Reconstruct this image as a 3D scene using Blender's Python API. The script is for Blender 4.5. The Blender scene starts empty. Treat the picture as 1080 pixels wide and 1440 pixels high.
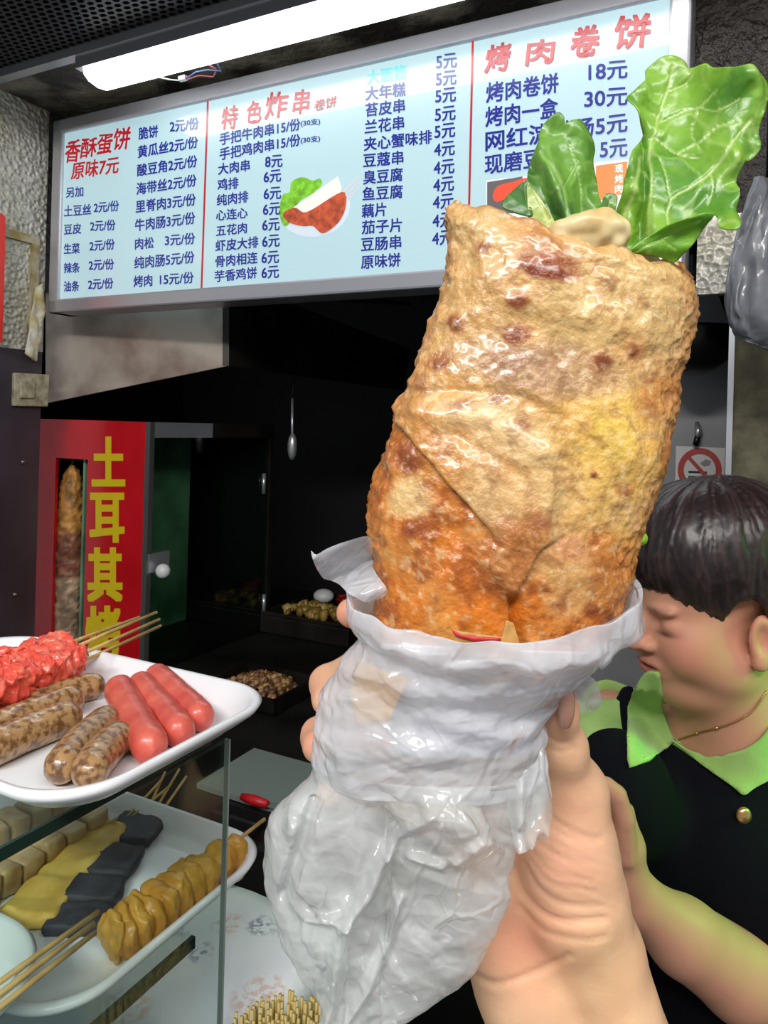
import bpy, bmesh, math, random
import numpy as np
from mathutils import Vector, Matrix
from mathutils.geometry import delaunay_2d_cdt
from mathutils.bvhtree import BVHTree

random.seed(7)
sc = bpy.context.scene
COL = sc.collection

# ------------------------------------------------------------------ camera
F = 1040.0                      # focal length in pixels of the 1080x1440 frame
CX, CY = 540.0, 600.0           # optical axis in the frame (the photo is a crop)
CZ = 1.62                       # eye height
ROLL = math.radians(1.6)
cam_data = bpy.data.cameras.new('camera')
cam = bpy.data.objects.new('camera', cam_data)
COL.objects.link(cam)
cam_data.sensor_fit = 'VERTICAL'
cam_data.sensor_height = 36.0
cam_data.lens = 36.0 * F / 1440.0
cam_data.shift_y = (CY - 720.0) / 1440.0
cam_data.clip_start = 0.02
RT = Vector((math.cos(ROLL), 0, math.sin(ROLL)))
UP = Vector((-math.sin(ROLL), 0, math.cos(ROLL)))
FW = Vector((0, 1, 0))
cam.matrix_world = Matrix(((RT.x, UP.x, -FW.x, 0), (RT.y, UP.y, -FW.y, 0), (RT.z, UP.z, -FW.z, CZ), (0, 0, 0, 1)))
sc.camera = cam

# ------------------------------------------------------------------ light
sc.view_settings.view_transform = 'Standard'
sc.view_settings.look = 'None'
sc.view_settings.gamma = 1.0
sc.view_settings.use_curve_mapping = False
sc.view_settings.exposure = 0.0
sc.cycles.use_denoising = True
sc.cycles.max_bounces = 8
sc.cycles.transparent_max_bounces = 24
sc.cycles.caustics_reflective = False
sc.cycles.caustics_refractive = False
world = bpy.data.worlds.new('world')
sc.world = world
world.use_nodes = True
world.node_tree.nodes['Background'].inputs[0].default_value = (0.9, 0.95, 1.0, 1)
world.node_tree.nodes['Background'].inputs[1].default_value = 0.32


def area(name, loc, target, sx, sy, power, color=(1, 1, 1), spread=180):
    l = bpy.data.lights.new(name, 'AREA')
    l.shape = 'RECTANGLE'
    l.size, l.size_y = sx, sy
    l.energy = power
    l.color = color
    l.spread = math.radians(spread)
    o = bpy.data.objects.new(name, l)
    COL.objects.link(o)
    o.location = loc
    d = Vector(target) - Vector(loc)
    o.rotation_euler = d.to_track_quat('-Z', 'Y').to_euler()
    return o


# fluorescent tubes of the market aisle, above and behind the customer
area('aisle_tube_light', (-0.7, -1.3, 3.0), (0.0, 0.6, 1.5), 1.4, 0.2, 50, (1.0, 0.98, 0.95))
area('aisle_tube_light', (0.7, -0.7, 2.8), (0.1, 0.4, 1.5), 1.4, 0.2, 19, (1.0, 0.97, 0.93))
# green neon of the neighbouring stall, up to the right
sp = bpy.data.lights.new('green_neon_light', 'SPOT')
sp.energy = 16
sp.color = (0.06, 1.0, 0.05)
sp.spot_size = math.radians(48)
sp.spot_blend = 0.6
sp.shadow_soft_size = 0.12
spo = bpy.data.objects.new('green_neon_light', sp)
COL.objects.link(spo)
spo.location = (0.90, 0.62, 1.56)
spo.rotation_euler = (Vector((0.42, 0.84, 1.20)) - Vector(spo.location)).to_track_quat('-Z', 'Y').to_euler()


# ------------------------------------------------------------------ helpers
def P(px, py, d):
    """A point seen at pixel (px, py) at distance d along the viewing axis."""
    return Vector((0, 0, CZ)) + RT * ((px - CX) / F * d) + UP * ((CY - py) / F * d) + FW * d


def ray(px, py):
    return RT * ((px - CX) / F) + UP * ((CY - py) / F) + FW


def on_z(px, py, z):
    r = ray(px, py)
    t = (z - CZ) / r.z
    return Vector((0, 0, CZ)) + r * t


def pix(V):
    """world points (N,3) -> pixel coordinates and distance"""
    V = np.asarray(V, dtype=np.float64) - np.array([0, 0, CZ])
    x = V @ np.array(RT); y = V @ np.array(UP); d = np.maximum(V[:, 1], 1e-4)
    return CX + F * x / d, CY - F * y / d, d


HX = Vector((0.890, -0.456, 0))         # along the stall front
PX = Vector((0.456, 0.890, 0))          # into the stall


def S(a, b, z):
    return HX * a + PX * b + Vector((0, 0, z))


def lin(c):
    r = []
    for v in c[:3]:
        v = v / 255.0
        r.append(v / 12.92 if v <= 0.04045 else ((v + 0.055) / 1.055) ** 2.4)
    return tuple(r)


def C(*c):
    return lin(c) + (1.0,)


# numpy gradient noise
_rng = np.random.RandomState(3)
_perm = np.concatenate([_rng.permutation(256)] * 3)
_g3 = _rng.normal(size=(256, 3)); _g3 /= np.linalg.norm(_g3, axis=1)[:, None]


def noise(p, freq=1.0, seed=0.0):
    p = np.asarray(p, dtype=np.float64) * freq + seed * 17.31 + 100.0
    i = np.floor(p).astype(int); f = p - i; i &= 255
    u = f * f * f * (f * (f * 6 - 15) + 10)
    out = np.zeros(len(p))
    for dx in (0, 1):
        wx = u[:, 0] if dx else 1 - u[:, 0]
        for dy in (0, 1):
            wy = u[:, 1] if dy else 1 - u[:, 1]
            for dz in (0, 1):
                wz = u[:, 2] if dz else 1 - u[:, 2]
                h = _perm[_perm[_perm[i[:, 0] + dx] + i[:, 1] + dy] + i[:, 2] + dz]
                g = _g3[h]
                out += wx * wy * wz * ((f[:, 0] - dx) * g[:, 0] + (f[:, 1] - dy) * g[:, 1] + (f[:, 2] - dz) * g[:, 2])
    return out * 1.6


def fbm(p, freq, seed=0, octv=4):
    r = 0; a = 1.0
    for k in range(octv):
        r = r + a * noise(p, freq * 2 ** k, seed + k)
        a *= 0.5
    return r


def ridged(p, freq, seed=0, octv=3):
    r = 0; a = 1.0
    for k in range(octv):
        r = r + a * (1 - np.minimum(1, np.abs(noise(p, freq * 1.9 ** k, seed + k)) * 2.2))
        a *= 0.55
    return r


def creased(p, freq, seed=0, n=6, bias=(1, 1, 1)):
    """straight sharp folds between flat facets, as in crumpled film"""
    rg = np.random.RandomState(seed); p = np.asarray(p, float)
    wv = np.stack([noise(p, freq * .5, seed + 31), noise(p, freq * .5, seed + 32), noise(p, freq * .5, seed + 33)], 1) * .22 / freq
    out = np.zeros(len(p))
    for k in range(n):
        d = rg.normal(size=3) * np.array(bias); d /= np.linalg.norm(d)
        f = freq * rg.uniform(.6, 1.5)
        t = (p + wv) @ d * f + rg.uniform(0, 1)
        tri = np.abs(t - np.floor(t) - .5) * 2
        m = smooth(-.15, .25, noise(p, freq * .45, seed + 50 + k))
        out += (tri - .5) * m / (f / freq)
    return out


def smooth(a, b, x):
    t = np.clip((x - a) / (b - a), 0, 1)
    return t * t * (3 - 2 * t)


def interp_poly(pts, n, spline=True):
    """resample a polyline (any dimension) by parameter to n points, Catmull-Rom"""
    pts = np.asarray(pts, dtype=np.float64)
    m = len(pts)
    t = np.linspace(0, m - 1, n)
    i = np.clip(np.floor(t).astype(int), 0, m - 2); f = (t - i)[:, None]
    p1 = pts[i]; p2 = pts[i + 1]
    if not spline:
        return p1 * (1 - f) + p2 * f
    p0 = np.where((i > 0)[:, None], pts[np.maximum(i - 1, 0)], 2 * p1 - p2)
    p3 = np.where((i + 2 < m)[:, None], pts[np.minimum(i + 2, m - 1)], 2 * p2 - p1)
    return 0.5 * (2 * p1 + (p2 - p0) * f + (2 * p0 - 5 * p1 + 4 * p2 - p3) * f ** 2 + (3 * p1 - p0 - 3 * p2 + p3) * f ** 3)


def poly_dist(x, y, poly, closed=True):
    """signed distance to a polygon (negative inside) or plain distance to a polyline"""
    x = np.asarray(x, float); y = np.asarray(y, float)
    poly = np.asarray(poly, float)
    n = len(poly)
    d = np.full(x.shape, 1e9); inside = np.zeros(x.shape, bool)
    for k in range(n if closed else n - 1):
        ax, ay = poly[k]; bx, by = poly[(k + 1) % n]
        ex, ey = bx - ax, by - ay
        t = np.clip(((x - ax) * ex + (y - ay) * ey) / (ex * ex + ey * ey + 1e-12), 0, 1)
        d = np.minimum(d, np.hypot(x - ax - t * ex, y - ay - t * ey))
        if closed:
            c = ((ay > y) != (by > y)) & (x < (bx - ax) * (y - ay) / (by - ay + 1e-12) + ax)
            inside ^= c
    return np.where(inside, -d, d) if closed else d


def wloc(o):
    v = Vector((0, 0, 0))
    while o is not None:
        v += Vector(o.location); o = o.parent
    return v


def tag(o, label=None, cat=None, group=None, kind=None):
    if label: o['label'] = label
    if cat: o['category'] = cat
    if group: o['group'] = group
    if kind: o['kind'] = kind
    return o


def thing(name, loc, label, cat, group=None):
    o = bpy.data.objects.new(name, None)
    o.empty_display_size = 0.02
    COL.objects.link(o)
    o.location = loc
    return tag(o, label, cat, group)


def obj(name, vf, mat, parent=None, smooth_=True, colors=None, origin=None):
    """link (verts, faces) given in world coordinates as one mesh object"""
    v, f = vf
    v = np.asarray(v, dtype=np.float64).reshape(-1, 3)
    me = bpy.data.meshes.new(name)
    if parent is not None:
        off = np.array(wloc(parent))
    elif origin is not None:
        off = np.array(origin)
    else:
        off = np.array([v[:, 0].mean(), v[:, 1].mean(), v[:, 2].min()])
    me.from_pydata((v - off).tolist(), [], [tuple(int(i) for i in q) for q in f])
    if colors is not None:
        ca = me.color_attributes.new('col', 'FLOAT_COLOR', 'POINT')
        c = np.ones((len(v), 4), dtype=np.float32); c[:, :3] = colors
        ca.data.foreach_set('color', c.ravel())
    if smooth_:
        me.polygons.foreach_set('use_smooth', [True] * len(me.polygons))
    if isinstance(mat, (list, tuple)):
        for m in mat: me.materials.append(m)
    else:
        me.materials.append(mat)
    me.validate()
    me.update()
    o = bpy.data.objects.new(name, me)
    COL.objects.link(o)
    if parent is not None:
        o.parent = parent
    else:
        o.location = off
    return o


def fix_normals(o):
    bm = bmesh.new(); bm.from_mesh(o.data)
    bmesh.ops.recalc_face_normals(bm, faces=bm.faces[:])
    bm.to_mesh(o.data); bm.free()
    return o


def solid(o, th, offset=0.0):
    m = o.modifiers.new('thickness', 'SOLIDIFY'); m.thickness = th; m.offset = offset
    return o


def bevel(o, w, seg=2):
    m = o.modifiers.new('bevel', 'BEVEL'); m.width = w; m.segments = seg; m.limit_method = 'ANGLE'
    return o


class MB:
    """collects simple shapes into one mesh"""
    def __init__(s): s.v = []; s.f = []

    def add(s, v, f):
        n = len(s.v); s.v += [tuple(p) for p in v]; s.f += [tuple(i + n for i in q) for q in f]
        return s

    def box(s, o, ex, ey, ez):
        """corner o with edge vectors"""
        o, ex, ey, ez = Vector(o), Vector(ex), Vector(ey), Vector(ez)
        v = [o, o + ex, o + ex + ey, o + ey, o + ez, o + ex + ez, o + ex + ey + ez, o + ey + ez]
        return s.add(v, [(0, 3, 2, 1), (4, 5, 6, 7), (0, 1, 5, 4), (1, 2, 6, 5), (2, 3, 7, 6), (3, 0, 4, 7)])

    def prism(s, pts, ext):
        """planar polygon pts extruded by vector ext"""
        n = len(pts); ext = Vector(ext)
        v = [Vector(p) for p in pts] + [Vector(p) + ext for p in pts]
        f = [tuple(range(n))[::-1], tuple(range(n, 2 * n))] + [(i, (i + 1) % n, n + (i + 1) % n, n + i) for i in range(n)]
        return s.add(v, f)

    def tube(s, pts, r, seg=10, cap=True):
        pts = [Vector(p) for p in pts]; n = len(pts)
        rs = r if isinstance(r, (list, tuple, np.ndarray)) else [r] * n
        v = []; f = []; up = None
        for i, p in enumerate(pts):
            t = (pts[min(i + 1, n - 1)] - pts[max(i - 1, 0)]).normalized()
            if up is None:
                up = t.orthogonal().normalized()
            up = (up - t * up.dot(t)).normalized()
            w = t.cross(up)
            for k in range(seg):
                a = 2 * math.pi * k / seg
                v.append(p + (up * math.cos(a) + w * math.sin(a)) * rs[i])
        for i in range(n - 1):
            for k in range(seg):
                k2 = (k + 1) % seg
                f.append((i * seg + k, i * seg + k2, (i + 1) * seg + k2, (i + 1) * seg + k))
        if cap:
            f.append(tuple(range(seg))[::-1]); f.append(tuple((n - 1) * seg + k for k in range(seg)))
        return s.add(v, f)

    def ball(s, c, r, seg=12):
        c = Vector(c); rr = r if isinstance(r, (tuple, list)) else (r, r, r)
        v = []; f = []; h = seg // 2
        for i in range(1, h):
            th = math.pi * i / h
            for k in range(seg):
                a = 2 * math.pi * k / seg
                v.append(c + Vector((rr[0] * math.sin(th) * math.cos(a), rr[1] * math.sin(th) * math.sin(a), rr[2] * math.cos(th))))
        top = len(v); v.append(c + Vector((0, 0, rr[2]))); v.append(c - Vector((0, 0, rr[2])))
        for i in range(h - 2):
            for k in range(seg):
                k2 = (k + 1) % seg
                f.append((i * seg + k, (i + 1) * seg + k, (i + 1) * seg + k2, i * seg + k2))
        for k in range(seg):
            k2 = (k + 1) % seg
            f.append((top, k, k2)); f.append((top + 1, (h - 2) * seg + k2, (h - 2) * seg + k))
        return s.add(v, f)

    @property
    def vf(s): return s.v, s.f


def grid_faces(nr, nc, closed=False):
    f = []
    for i in range(nr - 1):
        for j in range(nc if closed else nc - 1):
            j2 = (j + 1) % nc
            f.append((i * nc + j, i * nc + j2, (i + 1) * nc + j2, (i + 1) * nc + j))
    return f


def fill2d(poly, step):
    """triangulated polygon with inner points; returns (n,2) points and faces"""
    poly = [Vector(p) for p in poly]
    b = []
    for i, p in enumerate(poly):
        q = poly[(i + 1) % len(poly)]
        k = max(1, int((q - p).length / step))
        b += [p.lerp(q, j / k) for j in range(k)]
    pa = np.array([(p.x, p.y) for p in b])
    lo, hi = pa.min(0), pa.max(0)
    gx, gy = np.meshgrid(np.arange(lo[0], hi[0], step), np.arange(lo[1], hi[1], step * 0.866))
    gx[1::2] += step * 0.5
    gx = gx.ravel(); gy = gy.ravel()
    k = poly_dist(gx, gy, pa) < -0.45 * step
    vs = b + [Vector((x, y)) for x, y in zip(gx[k], gy[k])]
    nb = len(b)
    r = delaunay_2d_cdt(vs, [], [list(range(nb))], 1, 1e-6)
    return np.array([(p.x, p.y) for p in r[0]]), [tuple(t) for t in r[2]]


def smooth_poly(pts, n=6):
    pts = list(pts)
    q = interp_poly([pts[-1]] + pts + [pts[0], pts[1]], (len(pts) + 2) * n + 1)
    return [tuple(p) for p in q[n:n + len(pts) * n]]


def warp(pts2, fn):
    return [P(x, y, d) for (x, y), d in zip(pts2, fn(pts2[:, 0], pts2[:, 1]))]


# ---- signed distance modelling (for bodies, hands, hair)
class SDF:
    def __init__(s, lo, hi, res):
        s.lo = np.array(lo, float); s.h = res
        s.n = np.ceil((np.array(hi, float) - s.lo) / res).astype(int) + 1
        s.F = np.full(s.n, 0.05, dtype=np.float32)

    def _sub(s, lo, hi):
        a = np.clip(np.floor((lo - s.lo) / s.h).astype(int), 0, s.n); b = np.clip(np.ceil((hi - s.lo) / s.h).astype(int) + 1, 0, s.n)
        if (b - a).min() <= 0: return None, None
        sl = tuple(slice(x, y) for x, y in zip(a, b))
        ax = [(np.arange(x, y) * s.h + l).astype(np.float32) for x, y, l in zip(a, b, s.lo)]
        return sl, np.stack(np.meshgrid(*ax, indexing='ij'), -1)

    def _mix(s, sl, d, k, op):
        A = s.F[sl]
        if op == 'sub':
            d = -d
            h = np.clip(0.5 - 0.5 * (A - d) / k, 0, 1)
            s.F[sl] = A * (1 - h) + d * h + k * h * (1 - h)
        else:
            h = np.clip(0.5 + 0.5 * (d - A) / k, 0, 1)
            s.F[sl] = d * (1 - h) + A * h - k * h * (1 - h)

    def cone(s, a, b, r1, r2, k=0.006, op='add'):
        a = np.array(a, float); b = np.array(b, float); m = max(r1, r2) + 0.05
        sl, X = s._sub(np.minimum(a, b) - m, np.maximum(a, b) + m)
        if sl is None: return s
        ba = b - a; t = np.clip(((X - a) @ ba) / (ba @ ba + 1e-12), 0, 1)
        d = np.linalg.norm(X - (a + t[..., None] * ba), axis=-1) - (r1 + (r2 - r1) * t)
        s._mix(sl, d, k, op); return s

    def ell(s, c, r, M=None, k=0.006, op='add'):
        c = np.array(c, float); r = np.array(r, float) if np.ndim(r) else np.array([r] * 3, float); m = r.max() + 0.05
        sl, X = s._sub(c - m, c + m)
        if sl is None: return s
        Y = X - c
        if M is not None: Y = Y @ np.asarray(M, float)      # columns of M are the local axes
        k0 = np.linalg.norm(Y / r, axis=-1); k1 = np.linalg.norm(Y / (r * r), axis=-1) + 1e-9
        s._mix(sl, k0 * (k0 - 1) / k1, k, op); return s

    def chain(s, pts, rs, k=0.006):
        for i in range(len(pts) - 1): s.cone(pts[i], pts[i + 1], rs[i], rs[i + 1], k)
        return s

    def copy(s):
        o = SDF.__new__(SDF); o.lo, o.h, o.n, o.F = s.lo, s.h, s.n, s.F.copy(); return o

    def points(s):
        ax = [(np.arange(n) * s.h + l) for n, l in zip(s.n, s.lo)]
        return np.stack(np.meshgrid(*ax, indexing='ij'), -1).reshape(-1, 3)

    def cut(s, G):
        """keep where G < 0"""
        s.F = np.maximum(s.F, G.reshape(s.F.shape).astype(np.float32)); return s

    def mesh(s):
        Fv = s.F.copy()
        for ax in range(3):                      # close at the border
            sl = [slice(None)] * 3
            for e in (0, -1):
                sl[ax] = e; Fv[tuple(sl)] = np.maximum(Fv[tuple(sl)], 1e-4)
        nx, ny, nz = Fv.shape
        ins = Fv < 0
        cn = np.zeros((nx - 1, ny - 1, nz - 1), dtype=np.int32)
        for dx in (0, 1):
            for dy in (0, 1):
                for dz in (0, 1):
                    cn += ins[dx:nx - 1 + dx, dy:ny - 1 + dy, dz:nz - 1 + dz]
        act = (cn > 0) & (cn < 8)
        ci = np.argwhere(act); n = len(ci)
        idx = np.full(act.shape, -1, dtype=np.int64); idx[act] = np.arange(n)
        acc = np.zeros((n, 3)); cnt = np.zeros(n)
        cor = [(x, y, z) for x in (0, 1) for y in (0, 1) for z in (0, 1)]
        for i, a in enumerate(cor):
            for b in cor[i + 1:]:
                if sum(abs(p - q) for p, q in zip(a, b)) != 1: continue
                va = Fv[tuple((ci + a).T)]; vb = Fv[tuple((ci + b).T)]
                m = (va < 0) != (vb < 0)
                t = np.where(m, va / np.where(m, va - vb, 1), 0)
                acc += np.where(m[:, None], np.array(a) + t[:, None] * (np.array(b) - np.array(a)), 0); cnt += m
        V = s.lo + (ci + acc / cnt[:, None]) * s.h
        faces = []
        for ax in range(3):
            u, w = (ax + 1) % 3, (ax + 2) % 3
            A = np.moveaxis(Fv, (ax, u, w), (0, 1, 2)); I = np.moveaxis(idx, (ax, u, w), (0, 1, 2))
            sa = A[:-1, 1:-1, 1:-1] < 0; sb = A[1:, 1:-1, 1:-1] < 0
            e = np.argwhere(sa != sb)
            if not len(e): continue
            flip = sa[tuple(e.T)]
            x, y, z = e.T
            q = np.stack([I[x, y, z], I[x, y + 1, z], I[x, y + 1, z + 1], I[x, y, z + 1]], 1)
            q[~flip] = q[~flip][:, ::-1]
            faces.append(q)
        fq = np.concatenate(faces)
        return V, fq


def relax(V, Fq, it=2, lam=0.5):
    e = np.concatenate([Fq[:, [i, (i + 1) % 4]] for i in range(4)])
    for _ in range(it):
        acc = np.zeros_like(V); c = np.zeros(len(V))
        np.add.at(acc, e[:, 0], V[e[:, 1]]); np.add.at(c, e[:, 0], 1)
        np.add.at(acc, e[:, 1], V[e[:, 0]]); np.add.at(c, e[:, 1], 1)
        V = V * (1 - lam) + lam * acc / np.maximum(c, 1)[:, None]
    return V


def normals(V, Fq):
    Fq = np.asarray(Fq)
    n = np.cross(V[Fq[:, 2]] - V[Fq[:, 0]], V[Fq[:, 3 if Fq.shape[1] > 3 else 1]] - V[Fq[:, 1 if Fq.shape[1] > 3 else 0]])
    if Fq.shape[1] == 3: n = np.cross(V[Fq[:, 1]] - V[Fq[:, 0]], V[Fq[:, 2]] - V[Fq[:, 0]])
    N = np.zeros_like(V)
    for k in range(Fq.shape[1]): np.add.at(N, Fq[:, k], n)
    return N / (np.linalg.norm(N, axis=1)[:, None] + 1e-12)


# ---- text
def text_mesh(s, bold=0.0):
    cu = bpy.data.curves.new('t', 'FONT'); cu.body = s; cu.size = 1.0; cu.offset = bold
    cu.resolution_u = 3
    o = bpy.data.objects.new('t', cu); COL.objects.link(o)
    dg = bpy.context.evaluated_depsgraph_get(); ev = o.evaluated_get(dg); me = ev.to_mesh()
    v = np.array([tuple(p.co[:2]) for p in me.vertices]); f = [tuple(q.vertices) for q in me.polygons]
    ev.to_mesh_clear(); bpy.data.objects.remove(o); bpy.data.curves.remove(cu)
    return v, f


# ------------------------------------------------------------------ materials
def mat(name, color=None, rough=0.5, metal=0.0, spec=0.5, attr=False, noise_amt=0.0, noise_scale=30, color2=None, ramp=(0.35, 0.65),
        bump=0.0, bump_scale=100, bump_kind='noise', sss=0.0, sss_rad=(0.01, 0.004, 0.002), coat=0.0, coat_rough=0.1, emis=None, emis_s=0.0, sheen=0.0,
        rough_var=0.0, detail=4, stretch=None, bump_dist=0.001, trans=0.0, alpha=1.0, sub_col=None):
    m = bpy.data.materials.new(name); m.use_nodes = True
    nt = m.node_tree; N = nt.nodes; L = nt.links
    b = N['Principled BSDF']
    b.inputs['Roughness'].default_value = rough
    b.inputs['Metallic'].default_value = metal
    b.inputs['Specular IOR Level'].default_value = spec
    b.inputs['Coat Weight'].default_value = coat
    b.inputs['Coat Roughness'].default_value = coat_rough
    b.inputs['Sheen Weight'].default_value = sheen
    b.inputs['Transmission Weight'].default_value = trans
    b.inputs['Alpha'].default_value = alpha
    if sss:
        b.inputs['Subsurface Weight'].default_value = sss
        b.inputs['Subsurface Radius'].default_value = sss_rad
        b.inputs['Subsurface Scale'].default_value = 1.0
    tc = N.new('ShaderNodeTexCoord'); mp = N.new('ShaderNodeMapping')
    L.new(tc.outputs['Object'], mp.inputs['Vector'])
    if stretch: mp.inputs['Scale'].default_value = stretch
    nz = N.new('ShaderNodeTexNoise'); nz.inputs['Scale'].default_value = noise_scale; nz.inputs['Detail'].default_value = detail
    L.new(mp.outputs['Vector'], nz.inputs['Vector'])
    rp = N.new('ShaderNodeValToRGB'); rp.color_ramp.elements[0].position = ramp[0]; rp.color_ramp.elements[1].position = ramp[1]
    L.new(nz.outputs['Fac'], rp.inputs['Fac'])
    if attr:
        a = N.new('ShaderNodeVertexColor'); a.layer_name = 'col'; src = a.outputs['Color']
    else:
        rgb = N.new('ShaderNodeRGB'); rgb.outputs[0].default_value = color; src = rgb.outputs[0]
    if color2 is not None or noise_amt:
        mx = N.new('ShaderNodeMix'); mx.data_type = 'RGBA'
        L.new(src, mx.inputs['A'])
        if color2 is not None:
            mx.inputs['B'].default_value = color2
            mu = N.new('ShaderNodeMath'); mu.operation = 'MULTIPLY'; mu.inputs[1].default_value = noise_amt or 1.0
            L.new(rp.outputs['Color'], mu.inputs[0]); L.new(mu.outputs[0], mx.inputs['Factor'])
        else:
            mx.blend_type = 'MULTIPLY'; mx.inputs['Factor'].default_value = noise_amt; L.new(rp.outputs['Color'], mx.inputs['B'])
        src = mx.outputs['Result']
    L.new(src, b.inputs['Base Color'])
    if emis is not None:
        b.inputs['Emission Color'].default_value = emis; b.inputs['Emission Strength'].default_value = emis_s
    elif emis_s:
        L.new(src, b.inputs['Emission Color']); b.inputs['Emission Strength'].default_value = emis_s
    if rough_var:
        mr = N.new('ShaderNodeMapRange'); mr.inputs['To Min'].default_value = max(0.02, rough - rough_var); mr.inputs['To Max'].default_value = min(1, rough + rough_var)
        n2 = N.new('ShaderNodeTexNoise'); n2.inputs['Scale'].default_value = noise_scale * 2.3; L.new(mp.outputs['Vector'], n2.inputs['Vector'])
        L.new(n2.outputs['Fac'], mr.inputs['Value']); L.new(mr.outputs['Result'], b.inputs['Roughness'])
    if bump:
        bp = N.new('ShaderNodeBump'); bp.inputs['Strength'].default_value = bump; bp.inputs['Distance'].default_value = bump_dist
        if bump_kind == 'noise':
            t = N.new('ShaderNodeTexNoise'); t.inputs['Scale'].default_value = bump_scale; t.inputs['Detail'].default_value = 5; out = t.outputs['Fac']
        elif bump_kind == 'cells':
            t = N.new('ShaderNodeTexVoronoi'); t.inputs['Scale'].default_value = bump_scale; t.feature = 'SMOOTH_F1'; out = t.outputs['Distance']
        elif bump_kind == 'veins':
            t = N.new('ShaderNodeTexVoronoi'); t.inputs['Scale'].default_value = bump_scale; t.feature = 'DISTANCE_TO_EDGE'; out = t.outputs['Distance']
        else:
            t = N.new('ShaderNodeTexWave'); t.inputs['Scale'].default_value = bump_scale; t.bands_direction = 'Z'; t.inputs['Distortion'].default_value = 0.6; out = t.outputs['Fac']
        L.new(mp.outputs['Vector'], t.inputs['Vector']); L.new(out, bp.inputs['Height']); L.new(bp.outputs['Normal'], b.inputs['Normal'])
    return m


def film(name, color, opacity, rough=0.2, translucent=0.4, spots=0.0, bump=0.0, folds=False):
    """thin plastic film: some light passes straight through, the rest is scattered"""
    m = bpy.data.materials.new(name); m.use_nodes = True
    nt = m.node_tree; N = nt.nodes; L = nt.links
    b = N['Principled BSDF']; out = N['Material Output']
    b.inputs['Base Color'].default_value = color; b.inputs['Roughness'].default_value = rough; b.inputs['Specular IOR Level'].default_value = 0.8
    b.inputs['Coat Weight'].default_value = 0.5; b.inputs['Coat Roughness'].default_value = 0.12
    tl = N.new('ShaderNodeBsdfTranslucent'); tl.inputs['Color'].default_value = color
    tr = N.new('ShaderNodeBsdfTransparent'); tr.inputs['Color'].default_value = (0.97, 0.98, 0.98, 1)
    m1 = N.new('ShaderNodeMixShader'); m1.inputs[0].default_value = translucent
    L.new(b.outputs[0], m1.inputs[1]); L.new(tl.outputs[0], m1.inputs[2])
    m2 = N.new('ShaderNodeMixShader')
    tc = N.new('ShaderNodeTexCoord'); nz = N.new('ShaderNodeTexNoise'); nz.inputs['Scale'].default_value = 38; nz.inputs['Detail'].default_value = 3
    L.new(tc.outputs['Object'], nz.inputs['Vector'])
    mr = N.new('ShaderNodeMapRange'); mr.inputs['From Min'].default_value = 0.35; mr.inputs['From Max'].default_value = 0.65
    mr.inputs['To Min'].default_value = max(0, opacity - spots); mr.inputs['To Max'].default_value = min(1, opacity + spots)
    L.new(nz.outputs['Fac'], mr.inputs['Value']); L.new(mr.outputs['Result'], m2.inputs[0])
    L.new(tr.outputs[0], m2.inputs[1]); L.new(m1.outputs[0], m2.inputs[2]); L.new(m2.outputs[0], out.inputs['Surface'])
    if bump and folds:
        # sharp hairline folds: edges of warped, stretched cells
        nw = N.new('ShaderNodeTexNoise'); nw.inputs['Scale'].default_value = 16; L.new(tc.outputs['Object'], nw.inputs['Vector'])
        va = N.new('ShaderNodeVectorMath'); va.operation = 'MULTIPLY_ADD'; va.inputs[1].default_value = (.05, .05, .05); L.new(nw.outputs['Color'], va.inputs[0]); L.new(tc.outputs['Object'], va.inputs[2])
        hs = None
        for sc_, st_, wd in ((26, (1.3, 1.3, .45), .05), (70, (1, 1, .7), .07)):
            mp = N.new('ShaderNodeMapping'); mp.inputs['Scale'].default_value = st_; L.new(va.outputs[0], mp.inputs['Vector'])
            vo = N.new('ShaderNodeTexVoronoi'); vo.feature = 'DISTANCE_TO_EDGE'; vo.inputs['Scale'].default_value = sc_; L.new(mp.outputs[0], vo.inputs['Vector'])
            mr2 = N.new('ShaderNodeMapRange'); mr2.inputs['From Max'].default_value = wd; mr2.inputs['To Min'].default_value = 1; mr2.inputs['To Max'].default_value = 0; L.new(vo.outputs['Distance'], mr2.inputs['Value'])
            if hs is None: hs = mr2.outputs[0]
            else:
                ad = N.new('ShaderNodeMath'); ad.operation = 'MULTIPLY_ADD'; ad.inputs[1].default_value = .22; L.new(mr2.outputs[0], ad.inputs[0]); L.new(hs, ad.inputs[2]); hs = ad.outputs[0]
        bp = N.new('ShaderNodeBump'); bp.inputs['Strength'].default_value = bump; bp.inputs['Distance'].default_value = 0.0016
        L.new(hs, bp.inputs['Height']); L.new(bp.outputs['Normal'], b.inputs['Normal']); L.new(bp.outputs['Normal'], b.inputs['Coat Normal'])
    elif bump:
        bp = N.new('ShaderNodeBump'); bp.inputs['Strength'].default_value = bump; bp.inputs['Distance'].default_value = 0.001
        t = N.new('ShaderNodeTexNoise'); t.inputs['Scale'].default_value = 140; t.inputs['Detail'].default_value = 4
        L.new(tc.outputs['Object'], t.inputs['Vector']); L.new(t.outputs['Fac'], bp.inputs['Height']); L.new(bp.outputs['Normal'], b.inputs['Normal'])
    return m


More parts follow.
